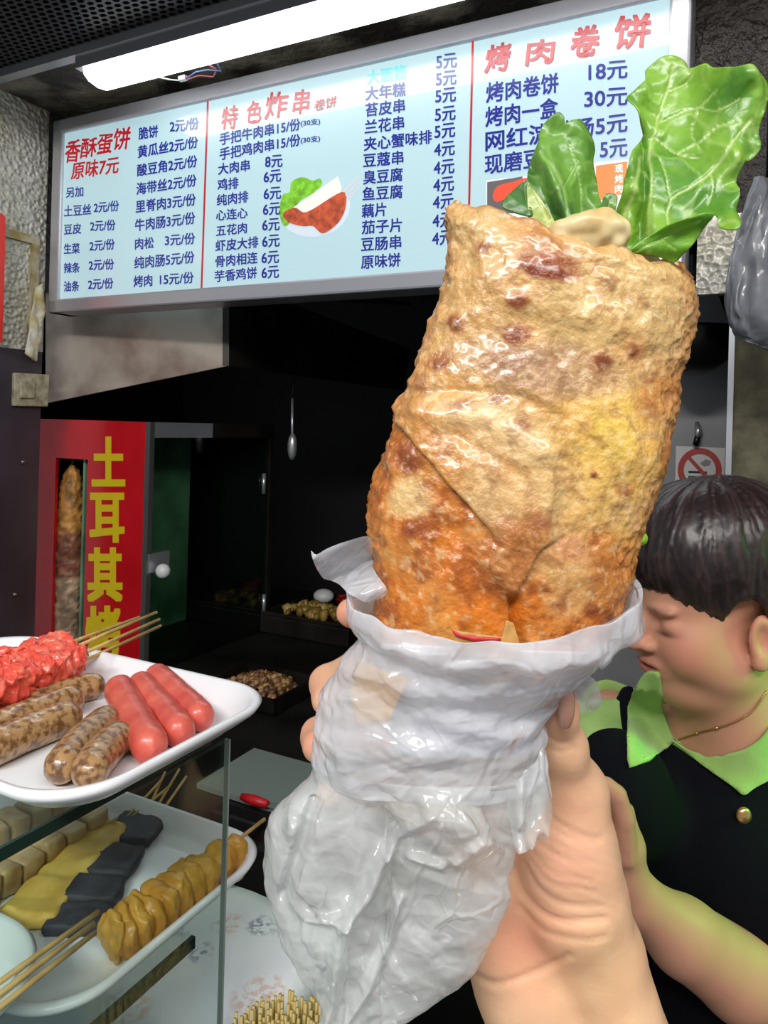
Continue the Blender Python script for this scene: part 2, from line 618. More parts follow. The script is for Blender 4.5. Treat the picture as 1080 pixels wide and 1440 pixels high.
def glass(name, color=(0.93, 0.98, 0.96, 1), gloss=0.08):
    """flat clear pane: passes light straight, with a faint mirror reflection"""
    m = bpy.data.materials.new(name); m.use_nodes = True
    nt = m.node_tree; N = nt.nodes; L = nt.links; N.remove(N['Principled BSDF'])
    tr = N.new('ShaderNodeBsdfTransparent'); tr.inputs['Color'].default_value = color
    gl = N.new('ShaderNodeBsdfGlossy'); gl.inputs['Roughness'].default_value = 0.03
    mx = N.new('ShaderNodeMixShader'); lw = N.new('ShaderNodeLayerWeight'); lw.inputs['Blend'].default_value = 0.5
    pw = N.new('ShaderNodeMath'); pw.operation = 'POWER'; pw.inputs[1].default_value = 4.0; L.new(lw.outputs['Facing'], pw.inputs[0])
    ma = N.new('ShaderNodeMath'); ma.operation = 'MULTIPLY_ADD'; ma.inputs[1].default_value = 0.4; ma.inputs[2].default_value = gloss * .5; L.new(pw.outputs[0], ma.inputs[0])
    L.new(ma.outputs[0], mx.inputs[0])
    L.new(tr.outputs[0], mx.inputs[1]); L.new(gl.outputs[0], mx.inputs[2]); L.new(mx.outputs[0], N['Material Output'].inputs['Surface'])
    return m


# ------------------------------------------------------------------ the setting
def on_b(px, py, b):
    r = ray(px, py); t = b / (r.x * PX.x + r.y * PX.y)
    return Vector((0, 0, CZ)) + r * t


def on_a(px, py, a):
    r = ray(px, py); t = a / (r.x * HX.x + r.y * HX.y)
    return Vector((0, 0, CZ)) + r * t


def sbox(a0, a1, b0, b1, z0, z1):
    return MB().box(S(a0, b0, z0), HX * (a1 - a0), PX * (b1 - b0), (0, 0, z1 - z0)).vf


def struct(name, vf, m, **k):
    return tag(obj(name, vf, m, smooth_=False, **k), kind='structure')


SOF = CZ + 0.965                       # underside of the soffit
BB = 1.57                              # plane of the menu board
BA0, BA1, BZ0, BZ1 = -1.995, -0.146, CZ + 0.325, CZ + 0.925

M_dark = mat('dark_paint', C(26, 25, 25), 0.6)
M_floor = mat('floor_tile', C(70, 68, 66), 0.5, color2=C(50, 48, 46), noise_scale=12)
M_emboss = mat('embossed_foil', C(206, 204, 194), 0.40, metal=0.25, bump=1.0, bump_scale=78, bump_kind='cells', bump_dist=0.012, color2=C(176, 170, 148), noise_scale=5, coat=0.3)
M_emboss_dark = mat('dark_embossed_foil', C(52, 44, 38), 0.35, metal=0.2, bump=1.0, bump_scale=55, bump_kind='noise', bump_dist=0.012, color2=C(30, 24, 20), noise_scale=8)
M_sofmat = mat('soffit_foil', C(150, 146, 128), 0.45, metal=0.25, bump=0.9, bump_scale=40, bump_kind='noise', bump_dist=0.01, color2=C(56, 54, 50), noise_scale=5, ramp=(0.42, 0.58))
M_plum = mat('plum_panel', C(86, 78, 88), 0.38, metal=0.35, color2=C(70, 62, 70), noise_scale=6)
M_steel = mat('brushed_steel', C(176, 172, 168), 0.33, metal=0.85, color2=C(120, 112, 104), noise_scale=7, stretch=(1, 1, 6))
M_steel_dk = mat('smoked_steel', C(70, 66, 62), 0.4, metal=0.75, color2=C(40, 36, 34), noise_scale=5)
M_alu = mat('aluminium', C(196, 198, 204), 0.3, metal=0.7)
M_white = mat('white_plastic', C(236, 236, 236), 0.25, spec=0.5)
M_black = mat('black_plastic', C(14, 14, 15), 0.4)
M_olive = mat('olive_plaster', C(104, 98, 78), 0.8, color2=C(70, 66, 50), noise_scale=26, bump=0.6, bump_scale=70, bump_dist=0.004)
M_greywall = mat('grey_sheet', C(150, 150, 154), 0.4, metal=0.25, color2=C(130, 128, 130), noise_scale=4)

struct('floor', sbox(-3.2, 2.4, -1.2, 3.7, -0.05, 0.0), M_floor)
struct('wall_back', sbox(-3.2, 1.6, 3.4, 3.5, 0, SOF + 0.3), M_dark)
struct('wall_far_left', sbox(-3.2, -3.1, 1.58, 3.4, 0, SOF + 0.3), M_dark)
struct('wall_far_right', sbox(1.5, 1.6, 1.7, 3.4, 0, SOF + 0.3), M_dark)
struct('ceiling', sbox(-3.2, 1.6, 0.35, 3.5, SOF + 0.16, SOF + 0.2), M_dark)
struct('soffit_slab', sbox(-2.25, 1.5, 1.375, 3.4, SOF, SOF + 0.03), M_sofmat)
struct('lintel_wall', sbox(-2.25, 1.5, 1.67, 1.72, CZ + 0.42, SOF), M_emboss_dark)
struct('lintel_trim', sbox(-0.13, 1.5, 1.645, 1.67, CZ + 0.29, CZ + 0.45), M_emboss)
struct('wall_left', sbox(-2.12, -2.03, 0.75, 1.585, CZ + 0.205, SOF), M_emboss)
M_edge = mat('stained_edging', C(196, 190, 168), 0.5, color2=C(150, 128, 70), noise_scale=14, ramp=(0.4, 0.62))
pier = struct('wall_left_panel', sbox(-2.12, -2.026, 0.75, 1.58, 0, CZ + 0.205), M_plum)
for i, (z, b0) in enumerate([(CZ - 0.14, 1.52), (CZ - 0.545, 1.505)]):
    obj('screw', MB().ball(S(-2.024, b0, z), 0.007, 10).vf, M_steel, pier)
struct('trim_1', sbox(-2.035, -2.02, 0.9, 1.555, CZ + 0.535, CZ + 0.56), M_edge)
struct('trim_2', sbox(-2.035, -2.02, 1.53, 1.555, CZ + 0.27, CZ + 0.535), M_edge)
# right pier with plaster, steel wall behind it
struct('wall_right', sbox(-0.055, 1.5, 1.66, 1.74, 0, CZ + 0.29), M_olive)
struct('trim_3', sbox(-0.066, -0.055, 1.652, 1.75, 0, CZ + 0.29), M_alu)
struct('wall_inner', sbox(-0.6, 0.6, 2.2, 2.25, 0, CZ + 0.5), M_greywall)

# angle strip of the mesh ceiling and the mesh itself
struct('trim_4', MB().box(S(-2.25, 1.345, SOF - 0.012), HX * 3.2, PX * 0.03, (0, 0, 0.03)).vf, M_alu)
v = []; f = []
cs = 0.0265
for j in range(30):
    for i in range(84):
        ca = -2.16 + (i + 0.5 * (j % 2)) * cs; cb = 1.335 - j * cs * 0.62
        n0 = len(v)
        for k in range(6):
            an = math.pi / 6 + k * math.pi / 3
            v.append(S(ca + cs / 1.732 * math.cos(an), cb + cs * 0.62 / 1.5 * math.sin(an), SOF + 0.01))
        for k in range(6):
            an = math.pi / 6 + k * math.pi / 3
            v.append(S(ca + cs * 0.40 * math.cos(an), cb + cs * 0.27 * math.sin(an), SOF + 0.01))
        for k in range(6):
            f.append((n0 + k, n0 + (k + 1) % 6, n0 + 6 + (k + 1) % 6, n0 + 6 + k))
M_mesh = mat('black_mesh', C(38, 38, 42), 0.45, metal=0.3)
g = tag(obj('ceiling_mesh_panel', (v, f), M_mesh, smooth_=False), kind='structure')
solid(g, 0.012, 1)

# ------------------------------------------------------------------ light batten
t = thing('batten_light', S(-1.0, 1.41, SOF), 'long white LED tube light fixed to the soffit above the menu board', 'light')
obj('housing', MB().box(S(-1.635, 1.350, SOF - 0.045), HX * 1.59, PX * 0.112, (0, 0, 0.044)).vf, M_alu, t, smooth_=False)
M_tube = mat('lit_diffuser', C(255, 255, 255), 0.4, emis=(1.0, 0.99, 0.97, 1), emis_s=7.0)
prof = [(0.0, 0.0), (0.004, -0.016), (0.02, -0.027), (0.05, -0.032), (0.08, -0.027), (0.096, -0.016), (0.10, 0.0)]
mb = MB(); mb.prism([S(-1.61, 1.354 + x * 1.0, SOF - 0.046 + z) for x, z in prof], HX * 1.54)
obj('diffuser', mb.vf, M_tube, t, smooth_=False)
w = thing('wire_bundle', S(-1.37, 1.49, SOF), 'loose pink and blue wires with white connector hanging beside the tube light', 'wire')
M_pink = mat('pink_wire', C(205, 120, 130), 0.5); M_blue = mat('blue_wire', C(90, 110, 160), 0.5)
zb = SOF - 0.05
pts = [on_z(x, y, zb) for x, y in [(262, 112), (280, 106), (300, 108), (305, 98), (292, 90)]]
obj('wire', MB().tube(pts, 0.0022, 6).vf, M_pink, w)
pts = [on_z(x, y, zb - .004) for x, y in [(262, 110), (276, 101), (292, 98), (311, 100), (305, 88)]]
obj('wire', MB().tube(pts, 0.0022, 6).vf, M_blue, w)
pts = [on_z(x, y, zb) for x, y in [(222, 108), (240, 112), (252, 113)]]
obj('wire', MB().tube(pts, 0.002, 6).vf, M_white, w)
c = on_z(255, 112, zb)
obj('connector', MB().box(c - HX * .012, HX * .024, PX * .012, (0, 0, .012)).vf, M_white, w, smooth_=False)

# ------------------------------------------------------------------ menu board
M_frame = mat('board_frame', C(190, 190, 198), 0.28, metal=0.55)
M_panel = mat('lit_panel', C(120, 135, 140), 0.35, spec=0.5, coat=1.0, coat_rough=0.07, emis=lin((190, 226, 234)) + (1,), emis_s=0.74)
M_blueink = mat('blue_ink', C(14, 18, 90), 0.3, coat=0.7, coat_rough=0.09, emis=lin((36, 48, 176)) + (1,), emis_s=0.45)
M_redink = mat('red_ink', C(110, 8, 18), 0.3, coat=0.45, coat_rough=0.09, emis=lin((225, 30, 48)) + (1,), emis_s=0.5)
M_tealink = mat('teal_ink', C(90, 190, 190), 0.3, coat=1.0, coat_rough=0.09, emis=lin((105, 200, 200)) + (1,), emis_s=0.5)
board = thing('menu_board', S((BA0 + BA1) / 2, BB, BZ0), 'wide backlit menu board with blue and red Chinese prices under the tube light', 'menu board')
fw = 0.042
mb = MB()
mb.box(S(BA0, BB, BZ0), HX * (BA1 - BA0), PX * 0.09, (0, 0, fw)).box(S(BA0, BB, BZ1 - fw), HX * (BA1 - BA0), PX * 0.09, (0, 0, fw))
mb.box(S(BA0, BB, BZ0), HX * fw, PX * 0.09, (0, 0, BZ1 - BZ0)).box(S(BA1 - fw, BB, BZ0), HX * fw, PX * 0.09, (0, 0, BZ1 - BZ0))
bevel(obj('frame', mb.vf, M_frame, board, smooth_=False), 0.006)
PB = BB + 0.012
obj('panel', MB().box(S(BA0 + fw * .5, PB, BZ0 + fw * .5), HX * (BA1 - BA0 - fw), PX * 0.02, (0, 0, BZ1 - BZ0 - fw)).vf, M_panel, board, smooth_=False)
LB = PB - 0.0012
blue, teal = MB(), MB()
reds = [MB() for _ in range(4)]


def put(dst, s, x0, x1, y0, y1, h, bold=0.018, shear=0.0, jit=0.0):
    """lettering whose box runs from x0 to x1, its mid line from y0 to y1, its height h (all where it stands on the board)"""
    v, f = text_mesh(s)
    lo, hi = v.min(0), v.max(0)
    u = (v - lo) / (hi - lo)
    bo = bold * h * 1.15
    for kk, (ox, oy) in enumerate([(-bo, -bo), (bo, -bo), (bo, bo), (-bo, bo)] + ([(0, 0), (bo, 0), (-bo, 0), (0, bo), (0, -bo)] if bold > .025 else [])):
        n0 = len(dst.v)
        for a, b in u:
            x = x0 + (x1 - x0) * (a + shear * (b - 0.5) * h / (x1 - x0)) + ox
            y = y0 + (y1 - y0) * a + (0.5 - b) * h + (math.sin(a * 17 + b * 5) * jit) + oy
            dst.v.append(tuple(on_b(x, y, LB - kk * .0002)))
        dst.f += [tuple(i + n0 for i in q) for q in f]


for ch, x0, x1, y, h in [('香', 92, 113, 213, 31), ('酥', 114, 136, 208, 27), ('蛋', 137, 158, 203, 28), ('饼', 160, 183, 195, 31)]:
    put(reds[0], ch, x0, x1, y + 1, y - 2, h, 0.012, 0.12, 0.8)
put(reds[1], '原味7元', 101, 167, 241, 231, 24, 0.015, 0.1)
put(blue, '另加', 93, 117, 271, 269, 14)
for nm, x1, yl, yr, pr, p0, p1, py0, py1 in [
        ('土豆丝', 128, 297, 294, '2元/份', 132, 167, 292, 289), ('豆皮', 114, 323, 321, '2元/份', 127, 162, 318, 316),
        ('生菜', 112, 350, 349, '2元/份', 126, 161, 346, 343), ('辣条', 112, 377, 376, '2元/份', 125, 160, 373, 371), ('油条', 111, 403, 402, '2元/份', 124, 159, 400, 398)]:
    put(blue, nm, 90, x1, yl, yr, 14.5); put(blue, pr, p0, p1, py0, py1, 15)
for nm, x0, x1, yl, yr, h in [('脆饼', 195, 222, 188, 184, 17), ('黄瓜丝2元/份', 194, 278, 214, 199, 17), ('酸豆角2元/份', 193, 277, 240, 226, 17),
                              ('海带丝2元/份', 192, 276, 266, 253, 17), ('里脊肉3元/份', 191, 275, 291, 280, 17), ('牛肉肠3元/份', 190, 274, 317, 306, 17),
                              ('肉松', 190, 216, 343, 341, 16), ('纯肉肠5元/份', 189, 273, 370, 361, 17), ('烤肉', 188, 214, 396, 394, 16)]:
    put(blue, nm, x0, x1, yl, yr, h)
put(blue, '2元/份', 239, 279, 178, 173, 17); put(blue, '3元/份', 232, 274, 338, 335, 16); put(blue, '15元/份', 225, 272, 393, 390, 16)
for ch, x0, x1, y, h in [('特', 312, 334, 166, 32), ('色', 347, 368, 158, 30), ('炸', 374, 404, 148, 38), ('串', 413, 435, 143, 34)]:
    put(reds[2], ch, x0, x1, y + 1, y - 2, h, 0.014, 0.12, 0.8)
put(reds[2], '卷饼', 442, 473, 149, 142, 16, 0.012, 0.1)
for nm, x0, x1, yl, yr, h in [('手把牛肉串15/份', 309, 422, 196, 174, 17), ('手把鸡肉串15/份', 309, 422, 217, 196, 17), ('大肉串', 307, 351, 238, 232, 16),
                              ('鸡排', 306, 335, 260, 257, 16), ('纯肉排', 305, 349, 282, 276, 16), ('心连心', 304, 348, 303, 299, 15), ('五花肉', 304, 347, 325, 320, 15),
                              ('虾皮大排', 303, 363, 346, 340, 16), ('骨肉相连', 303, 362, 368, 362, 16), ('芋香鸡饼', 302, 361, 389, 383, 16)]:
    put(blue, nm, x0, x1, yl, yr, h)
put(blue, '(30支)', 423, 450, 174, 171, 10); put(blue, '(30支)', 423, 450, 198, 195, 10)
for p, x0, y, dy in [('8元', 373, 227, 2), ('6元', 371, 248, 3), ('6元', 371, 272, 2), ('6元', 370, 294, 2), ('6元', 369, 316, 2), ('6元', 369, 339, 2), ('6元', 368, 362, 2), ('6元', 368, 383, 2)]:
    put(blue, p, x0, x0 + 24, y + dy / 2, y - dy / 2, 17)
put(teal, '大面筋', 516, 571, 109, 100, 20)
for nm, x1, x0, yl, yr in [('大年糕', 570, 514, 132, 125), ('苔皮串', 569, 514, 155, 148), ('兰花串', 568, 513, 179, 172), ('夹心蟹味排', 607, 512, 203, 192),
                           ('豆蔻串', 567, 511, 226, 221), ('臭豆腐', 566, 511, 250, 245), ('鱼豆腐', 566, 510, 273, 269), ('藕片', 543, 509, 297, 294),
                           ('茄子片', 565, 509, 320, 316), ('豆肠串', 564, 508, 344, 340), ('原味饼', 563, 508, 369, 365)]:
    put(blue, nm, x0, x1, yl, yr, 19)
for i, (p, y) in enumerate([('5元', 86), ('5元', 110), ('5元', 134), ('5元', 160), ('5元', 184), ('4元', 209.5), ('4元', 235), ('4元', 259.5), ('4元', 283.5), ('4元', 309.5), ('4元', 334.5)]):
    x0 = 613.5 - i * 0.55
    put(blue, p, x0, x0 + 28.5, y + 1.8, y - 1.8, 20)
for ch, x0, x1, y, h in [('烤', 684, 717, 81, 38), ('肉', 741, 779, 73, 34), ('卷', 804, 843, 58, 42), ('饼', 865, 914, 44, 46)]:
    put(reds[3], ch, x0, x1, y + 2, y - 3, h, 0.026, 0.12, 1.2)
for nm, x0, x1, yl, yr, h in [('烤肉卷饼', 684, 785, 131, 116, 28), ('烤肉一盒', 683, 784, 165, 151, 28), ('网红淀粉肠5元', 683, 882, 199, 171, 28), ('现磨豆浆', 682, 788, 232, 218, 27)]:
    put(blue, nm, x0, x1, yl, yr, h)
put(blue, '18元', 828, 882, 102, 97, 25); put(blue, '30元', 822, 882, 140, 135, 25); put(blue, '5元', 844, 882, 211, 207, 25)
obj('price_lettering', blue.vf, M_blueink, board, smooth_=False)['label'] = 'blue price lettering'
for r_ in reds: obj('title_lettering', r_.vf, M_redink, board, smooth_=False)['label'] = 'red title lettering'
obj('faded_lettering', teal.vf, M_tealink, board, smooth_=False)['label'] = 'pale teal lettering'
for x0, y0, x1, y1, wd in [(291, 140, 282, 407, 2.6), (663.5, 52, 656, 384, 3.0)]:
    q = [on_b(x0, y0, LB), on_b(x0 + wd, y0, LB), on_b(x1 + wd, y1, LB), on_b(x1, y1, LB)]
    obj('divider_line', (q, [(0, 1, 2, 3)]), M_redink, board, smooth_=False)


# printed pictures on the board
def flat_pic(name, poly, depth, color, parent=board, bumpy=0, sm=True, em=0.45, plane=on_b):
    m = mat('print_' + name, color, 0.35, coat=1.0, coat_rough=0.09, noise_amt=bumpy, noise_scale=60, ramp=(0.3, 0.6), emis_s=em)
    pp = smooth_poly(poly) if sm else poly
    p2, ff = fill2d(pp, 6)
    return obj(name, ([plane(x, y, depth) for x, y in p2], ff), m, parent, smooth_=False)


k = LB
flat_pic('printed_plate', [(400, 315), (430, 333), (470, 325), (490, 300), (486, 275), (440, 290)], k, C(198, 210, 222))
flat_pic('printed_lettuce', [(393, 300), (397, 275), (407, 270), (410, 256), (425, 249), (440, 254), (450, 251), (452, 260), (440, 272), (420, 285), (410, 310), (400, 318)], k - .0004, C(120, 190, 40), bumpy=0.5)
flat_pic('printed_pancake', [(412, 292), (475, 248), (480, 262), (479, 272), (435, 300)], k - .0008, C(225, 218, 210), sm=False)
flat_pic('printed_meat', [(398, 300), (415, 292), (432, 298), (480, 270), (487, 285), (478, 310), (455, 328), (440, 318), (425, 318), (405, 312)], k - .0012, C(190, 80, 45), bumpy=0.6)
for i in range(3):
    flat_pic('printed_skewer', [(482 + i * 3, 268 + i * 5), (504 + i * 1.5, 246 + i * 6), (505 + i * 1.5, 248 + i * 6), (484 + i * 3, 271 + i * 5)], k - .0016, C(190, 195, 200), sm=False)
flat_pic('printed_photo', [(684, 254), (790, 242), (840, 228), (884, 224), (884, 330), (684, 346)], k, C(228, 232, 236), sm=False)
flat_pic('printed_photo_back', [(685, 256), (735, 248), (735, 300), (685, 300)], k - .0003, C(90, 84, 86), sm=False)
flat_pic('printed_sausage', [(693, 275), (700, 262), (720, 256), (745, 250), (745, 268), (715, 278), (698, 284)], k - .0006, C(225, 70, 40))
flat_pic('printed_banner', [(838, 233), (882, 227), (881, 276), (838, 282)], k - .0006, C(226, 120, 40), sm=False)
for i in range(4):
    x, y = 870, 238 + i * 14
    vv = MB()
    put(vv, '现烤肉卷'[i], x - 5, x + 6, y, y - 1, 11, 0.02)
    obj('banner_lettering', ([tuple(Vector(p) - PX * .001) for p in vv.v], vv.f), mat('white_ink', C(240, 235, 225), 0.3, emis_s=0.4), board, smooth_=False)

# ------------------------------------------------------------------ red banner, switch, rag on the left wall
rb = MB().prism([on_a(x, y, -1.98) for x, y in [(-40, 300), (3, 300), (8, 306), (6, 400), (3, 482), (-40, 482)]], HX * -0.03)
tag(obj('red_banner', rb.vf, mat('red_sheet', C(225, 50, 38), 0.4), smooth_=False), 'red board edge at the far left of the embossed wall', 'sign')
sw = thing('wall_switch', on_a(42, 548, -2.02), 'grimy cream light switch on the left wall under the menu board', 'switch')
q = [on_a(x, y, -2.026) for x, y in [(16, 524), (66, 527), (64, 572), (15, 571)]]
M_cream = mat('grimy_cream', C(190, 184, 160), 0.45, color2=C(140, 132, 104), noise_scale=40)
bevel(obj('plate', MB().prism(q, HX * 0.014).vf, M_cream, sw, smooth_=False), 0.004)
q = [on_a(x, y, -2.012) for x, y in [(27, 536), (48, 537), (47, 560), (27, 560)]]
bevel(obj('rocker', MB().prism(q, HX * 0.008).vf, M_cream, sw, smooth_=False), 0.003)
p2, ff = fill2d([(50, 405), (60, 398), (64, 430), (58, 470), (52, 508), (44, 505), (36, 497), (40, 470), (44, 440)], 4)
wv = np.array([on_a(x, y, -2.0) for x, y in p2]); wv = wv + np.array(HX) * (noise(wv * np.array([1, 1, .3]), 60)[:, None] * 0.012)
rg = obj('hanging_rag', (wv, ff), mat('dirty_cloth', C(226, 222, 208), 0.8, color2=C(180, 160, 90), noise_scale=18), None)
solid(rg, 0.004)
tag(rg, 'small dirty white rag hanging above the light switch', 'rag')
wp = [on_a(x, y, -2.015) for x, y in [(58, 330), (56, 400), (52, 470), (50, 525)]]

# ------------------------------------------------------------------ extractor hood
hood = thing('extractor_hood', P(322, 512, 2.3), 'stained stainless extractor hood behind the bottom edge of the menu board', 'hood')
A = [P(322, 400, 2.3), P(322, 514, 2.3), P(64, 567, 2.5), P(64, 400, 2.5)]
n = (A[1] - A[0]).cross(A[2] - A[1]).normalized() * 0.012
hp = obj('front_panel', MB().prism(A, Vector((0, 0.02, 0))).vf, mat('stained_steel', C(214, 200, 186), 0.4, metal=0.35, color2=C(140, 116, 102), noise_scale=5, ramp=(0.42, 0.7), rough_var=0.1), hood, smooth_=False)
B = [P(322, 400, 2.3), P(322, 514, 2.3), P(567, 549, 3.3), P(577, 491, 3.3), P(405, 425, 2.5)]
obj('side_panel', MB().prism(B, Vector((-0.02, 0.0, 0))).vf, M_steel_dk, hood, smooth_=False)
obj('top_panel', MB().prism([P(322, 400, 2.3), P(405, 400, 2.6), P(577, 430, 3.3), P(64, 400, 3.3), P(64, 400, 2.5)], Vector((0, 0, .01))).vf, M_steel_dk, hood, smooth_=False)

# ------------------------------------------------------------------ counters inside the stall
M_prep = mat('prep_steel', C(40, 39, 38), 0.45, metal=0.4, color2=C(22, 21, 20), noise_scale=6)
pc = MB(); pc.prism([S(a, b, 0) for a, b in [(-2.02, 1.18), (-0.07, 1.18), (-0.07, 1.62), (-0.62, 1.66), (-0.62, 3.1), (-2.9, 3.1), (-2.9, 1.66), (-2.02, 1.62)]], (0, 0, CZ - 0.822))
tag(bevel(obj('prep_counter', pc.vf, M_prep, smooth_=False), 0.01), 'dark steel preparation counter deep inside the stall', 'counter')

# ------------------------------------------------------------------ rotisserie cabinet
FB = 1.75
cl, cr = -2.3, -1.749
zt = CZ - 0.006; zb = CZ - 0.818
cab = thing('kebab_cabinet', S(-2.0, 2.05, zb), 'kebab roasting cabinet with a red front panel and big yellow Chinese characters', 'cabinet')
M_redp = mat('red_panel', C(226, 20, 34), 0.28, color2=C(204, 12, 24), noise_scale=5, coat=0.4)
M_yel = mat('yellow_lettering', C(245, 215, 20), 0.4)
wnd = [(80, 644), (122, 646), (118, 990), (70, 990)]
wq = [on_b(x, y, FB) for x, y in wnd]
rect = lambda p: (p.x * HX.x + p.y * HX.y, p.z)
wa0 = rect(on_b(76, 740, FB))[0]; wa1 = rect(on_b(121, 740, FB))[0]; wz1 = rect(on_b(100, 645, FB))[1]
mb = MB()
for a0, a1, z0, z1 in [(cl, wa0, zb, zt), (wa1, cr, zb, zt), (wa0, wa1, wz1, zt), (wa0, wa1, zb, zb + 0.06)]:
    mb.box(S(a0, FB, z0), HX * (a1 - a0), PX * 0.012, (0, 0, z1 - z0))
obj('front_panel', mb.vf, M_redp, cab, smooth_=False)
yl = MB()
_LB = LB; LB = FB - 0.001
for ch, x0, x1, y, h in [('土', 131, 174, 649, 66), ('耳', 128, 173, 728, 66), ('其', 125, 170, 808, 72), ('烤', 122, 168, 890, 72)]:
    put(yl, ch, x0, x1, y, y, h, 0.03)
LB = _LB
obj('lettering', yl.vf, M_yel, cab, smooth_=False)['label'] = 'yellow characters'
M_post = mat('cabinet_steel', C(150, 152, 150), 0.3, metal=0.8)
obj('corner_post', sbox(cr, cr + 0.02, FB, FB + 0.02, zb, zt), M_post, cab, smooth_=False)
obj('corner_post', sbox(cr, cr + 0.02, 2.40, 2.42, zb, zt), M_steel_dk, cab, smooth_=False)
obj('top_rail', sbox(cr - 0.01, cr + 0.02, FB + 0.02, 2.05, zt - 0.05, zt), M_alu, cab, smooth_=False)
obj('top_rail', sbox(cr - 0.01, cr + 0.02, 2.05, 2.42, zt - 0.05, zt), M_steel_dk, cab, smooth_=False)
obj('roof', sbox(cl, cr, FB + 0.012, 2.42, zt - 0.02, zt - 0.002), M_steel_dk, cab, smooth_=False)
obj('floor_plate', sbox(cl, cr, FB + 0.012, 2.42, zb, zb + 0.02), M_steel_dk, cab, smooth_=False)
obj('back_panel', sbox(cl, cr, 2.40, 2.42, zb, zt), M_black, cab, smooth_=False)
obj('side_panel', sbox(cl, cl + 0.02, FB + 0.012, 2.40, zb, zt), M_steel_dk, cab, smooth_=False)
obj('inner_screen', sbox(-2.06, -2.05, FB + 0.03, 2.3, zb + .02, zt - .03), mat('greenish_steel', C(150, 196, 158), 0.5, metal=0.1, color2=C(80, 122, 90), noise_scale=5), cab, smooth_=False)
obj('burner_strip', sbox(wa1 - .034, wa1 - .004, FB + 0.03, FB + 0.036, zb + 0.02, zt - 0.05), M_alu, cab, smooth_=False)
dr = obj('glass_door', sbox(cr + 0.004, cr + 0.010, FB + 0.025, 2.40, zb, zt - 0.05), glass('smoked_glass', (0.78, 0.88, 0.82, 1)), cab, smooth_=False)
kp = on_a(229, 803, cr + 0.05)
obj('knob', MB().ball(kp, 0.024, 14).vf, M_white, dr)
obj('knob_plate', MB().box(on_a(206, 786, cr + .012) + Vector((0, 0, -0.045)), PX * 0.09, HX * 0.012, (0, 0, 0.06)).tube([on_a(229, 803, cr + 0.01), kp], 0.006).vf, M_alu, dr, smooth_=False)
for y in (680, 850):
    c = on_a(371, y, cr + .012)
    obj('hinge', MB().tube([c - Vector((0, 0, .04)), c + Vector((0, 0, .04))], 0.008).vf, M_alu, dr)

# kebab meat on its spit, seen through the slot
kb = thing('meat_spit', on_b(92, 960, 1.812), 'tall column of roasted kebab meat behind the slot of the red panel', 'meat')
base = on_b(92, 1010, 1.812); topz = on_b(92, 652, 1.812).z
base = Vector((base.x, base.y, zb + 0.03))
v = []; nr, nc = 110, 48
cols = []
for i in range(nr):
    s = i / (nr - 1); z = base.z + (topz - base.z) * s
    r = 0.047 * (1 - 0.35 * max(0, s - .6) / .4) * min(1, ((1 - s) / 0.10 + 1e-4)) ** 0.5
    for j in range(nc):
        a = 2 * math.pi * j / nc
        v.append((base.x + r * math.cos(a), base.y + r * math.sin(a), z))
v = np.array(v)
d = ridged(v * np.array([1, 1, .8]), 38, 5) * 0.006 + noise(v, 120, 2) * 0.003
cc = v.copy(); cc[:, 0] = base.x; cc[:, 1] = base.y
rad = v - cc; v = v + rad / (np.linalg.norm(rad, axis=1)[:, None] + 1e-5) * (d[:, None] - 0.004)
s = (v[:, 2] - base.z) / (topz - base.z); t_ = smooth(-.3, .5, noise(v, 30, 9))[:, None]
top_c, mid_c, low_c = np.array(lin((232, 164, 84))), np.array(lin((186, 120, 92))), np.array(lin((206, 174, 142)))
cc = np.where(s[:, None] > .62, top_c, np.where(s[:, None] > .38, mid_c, low_c)) * (0.5 + 0.6 * t_)
obj('meat_stack', (v, grid_faces(nr, nc, True)), mat('roast_meat', attr=True, rough=0.4, bump=0.6, bump_scale=120, bump_dist=.003), kb, colors=cc)
obj('spit_rod', MB().tube([base - Vector((0, 0, .03)), Vector((base.x, base.y, topz + 0.02))], 0.006).vf, M_alu, kb)

# ------------------------------------------------------------------ things deep inside
def pile(n, center, ra, rb, size, cols, seed, hgt=0.02):
    rnd = random.Random(seed); mb = MB(); cl_ = []
    for i in range(n):
        an = rnd.random() * 6.283; rr = math.sqrt(rnd.random())
        c = Vector(center) + HX * (ra * rr * math.cos(an)) + PX * (rb * rr * math.sin(an)) + Vector((0, 0, (1 - rr * rr) * hgt + size * .3))
        k0 = len(mb.v); mb.ball(c, tuple(size * (0.5 + rnd.random() * 0.8) for _ in range(3)), 8)
        col = lin(rnd.choice(cols)); cl_ += [col] * (len(mb.v) - k0)
    V = np.array(mb.v); V = V + noise(V, 90, seed)[:, None] * size * 0.5
    return (V, mb.f), np.array(cl_)


ZP = CZ - 0.82
M_food = mat('chopped_food', attr=True, rough=0.4)
c = on_z(365, 962, ZP + 0.03)
tr = thing('steel_tray', c - Vector((0, 0, .05)), 'dark steel tray of chopped roast meat behind the white food tray', 'tray')
mb = MB(); a, b = c.dot(HX), c.dot(PX)
mb.box(S(a - .14, b - .12, ZP), HX * .28, PX * .24, (0, 0, .008))
for q0, q1, q2, q3 in [(a - .14, a - .13, b - .12, b + .12), (a + .13, a + .14, b - .12, b + .12), (a - .14, a + .14, b - .12, b - .11), (a - .14, a + .14, b + .11, b + .12)]:
    mb.box(S(q0, q2, ZP), HX * (q1 - q0), PX * (q3 - q2), (0, 0, .045))
obj('pan', mb.vf, M_steel_dk, tr, smooth_=False)
vf, cc = pile(170, S(a, b, ZP + 0.012), .115, .10, 0.013, [(150, 110, 70), (120, 80, 45), (180, 140, 95), (90, 60, 35)], 4, 0.035)
tag(obj('chopped_meat', vf, M_food, colors=cc), 'heap of chopped brown roast meat in the dark steel tray', 'food', kind='stuff')
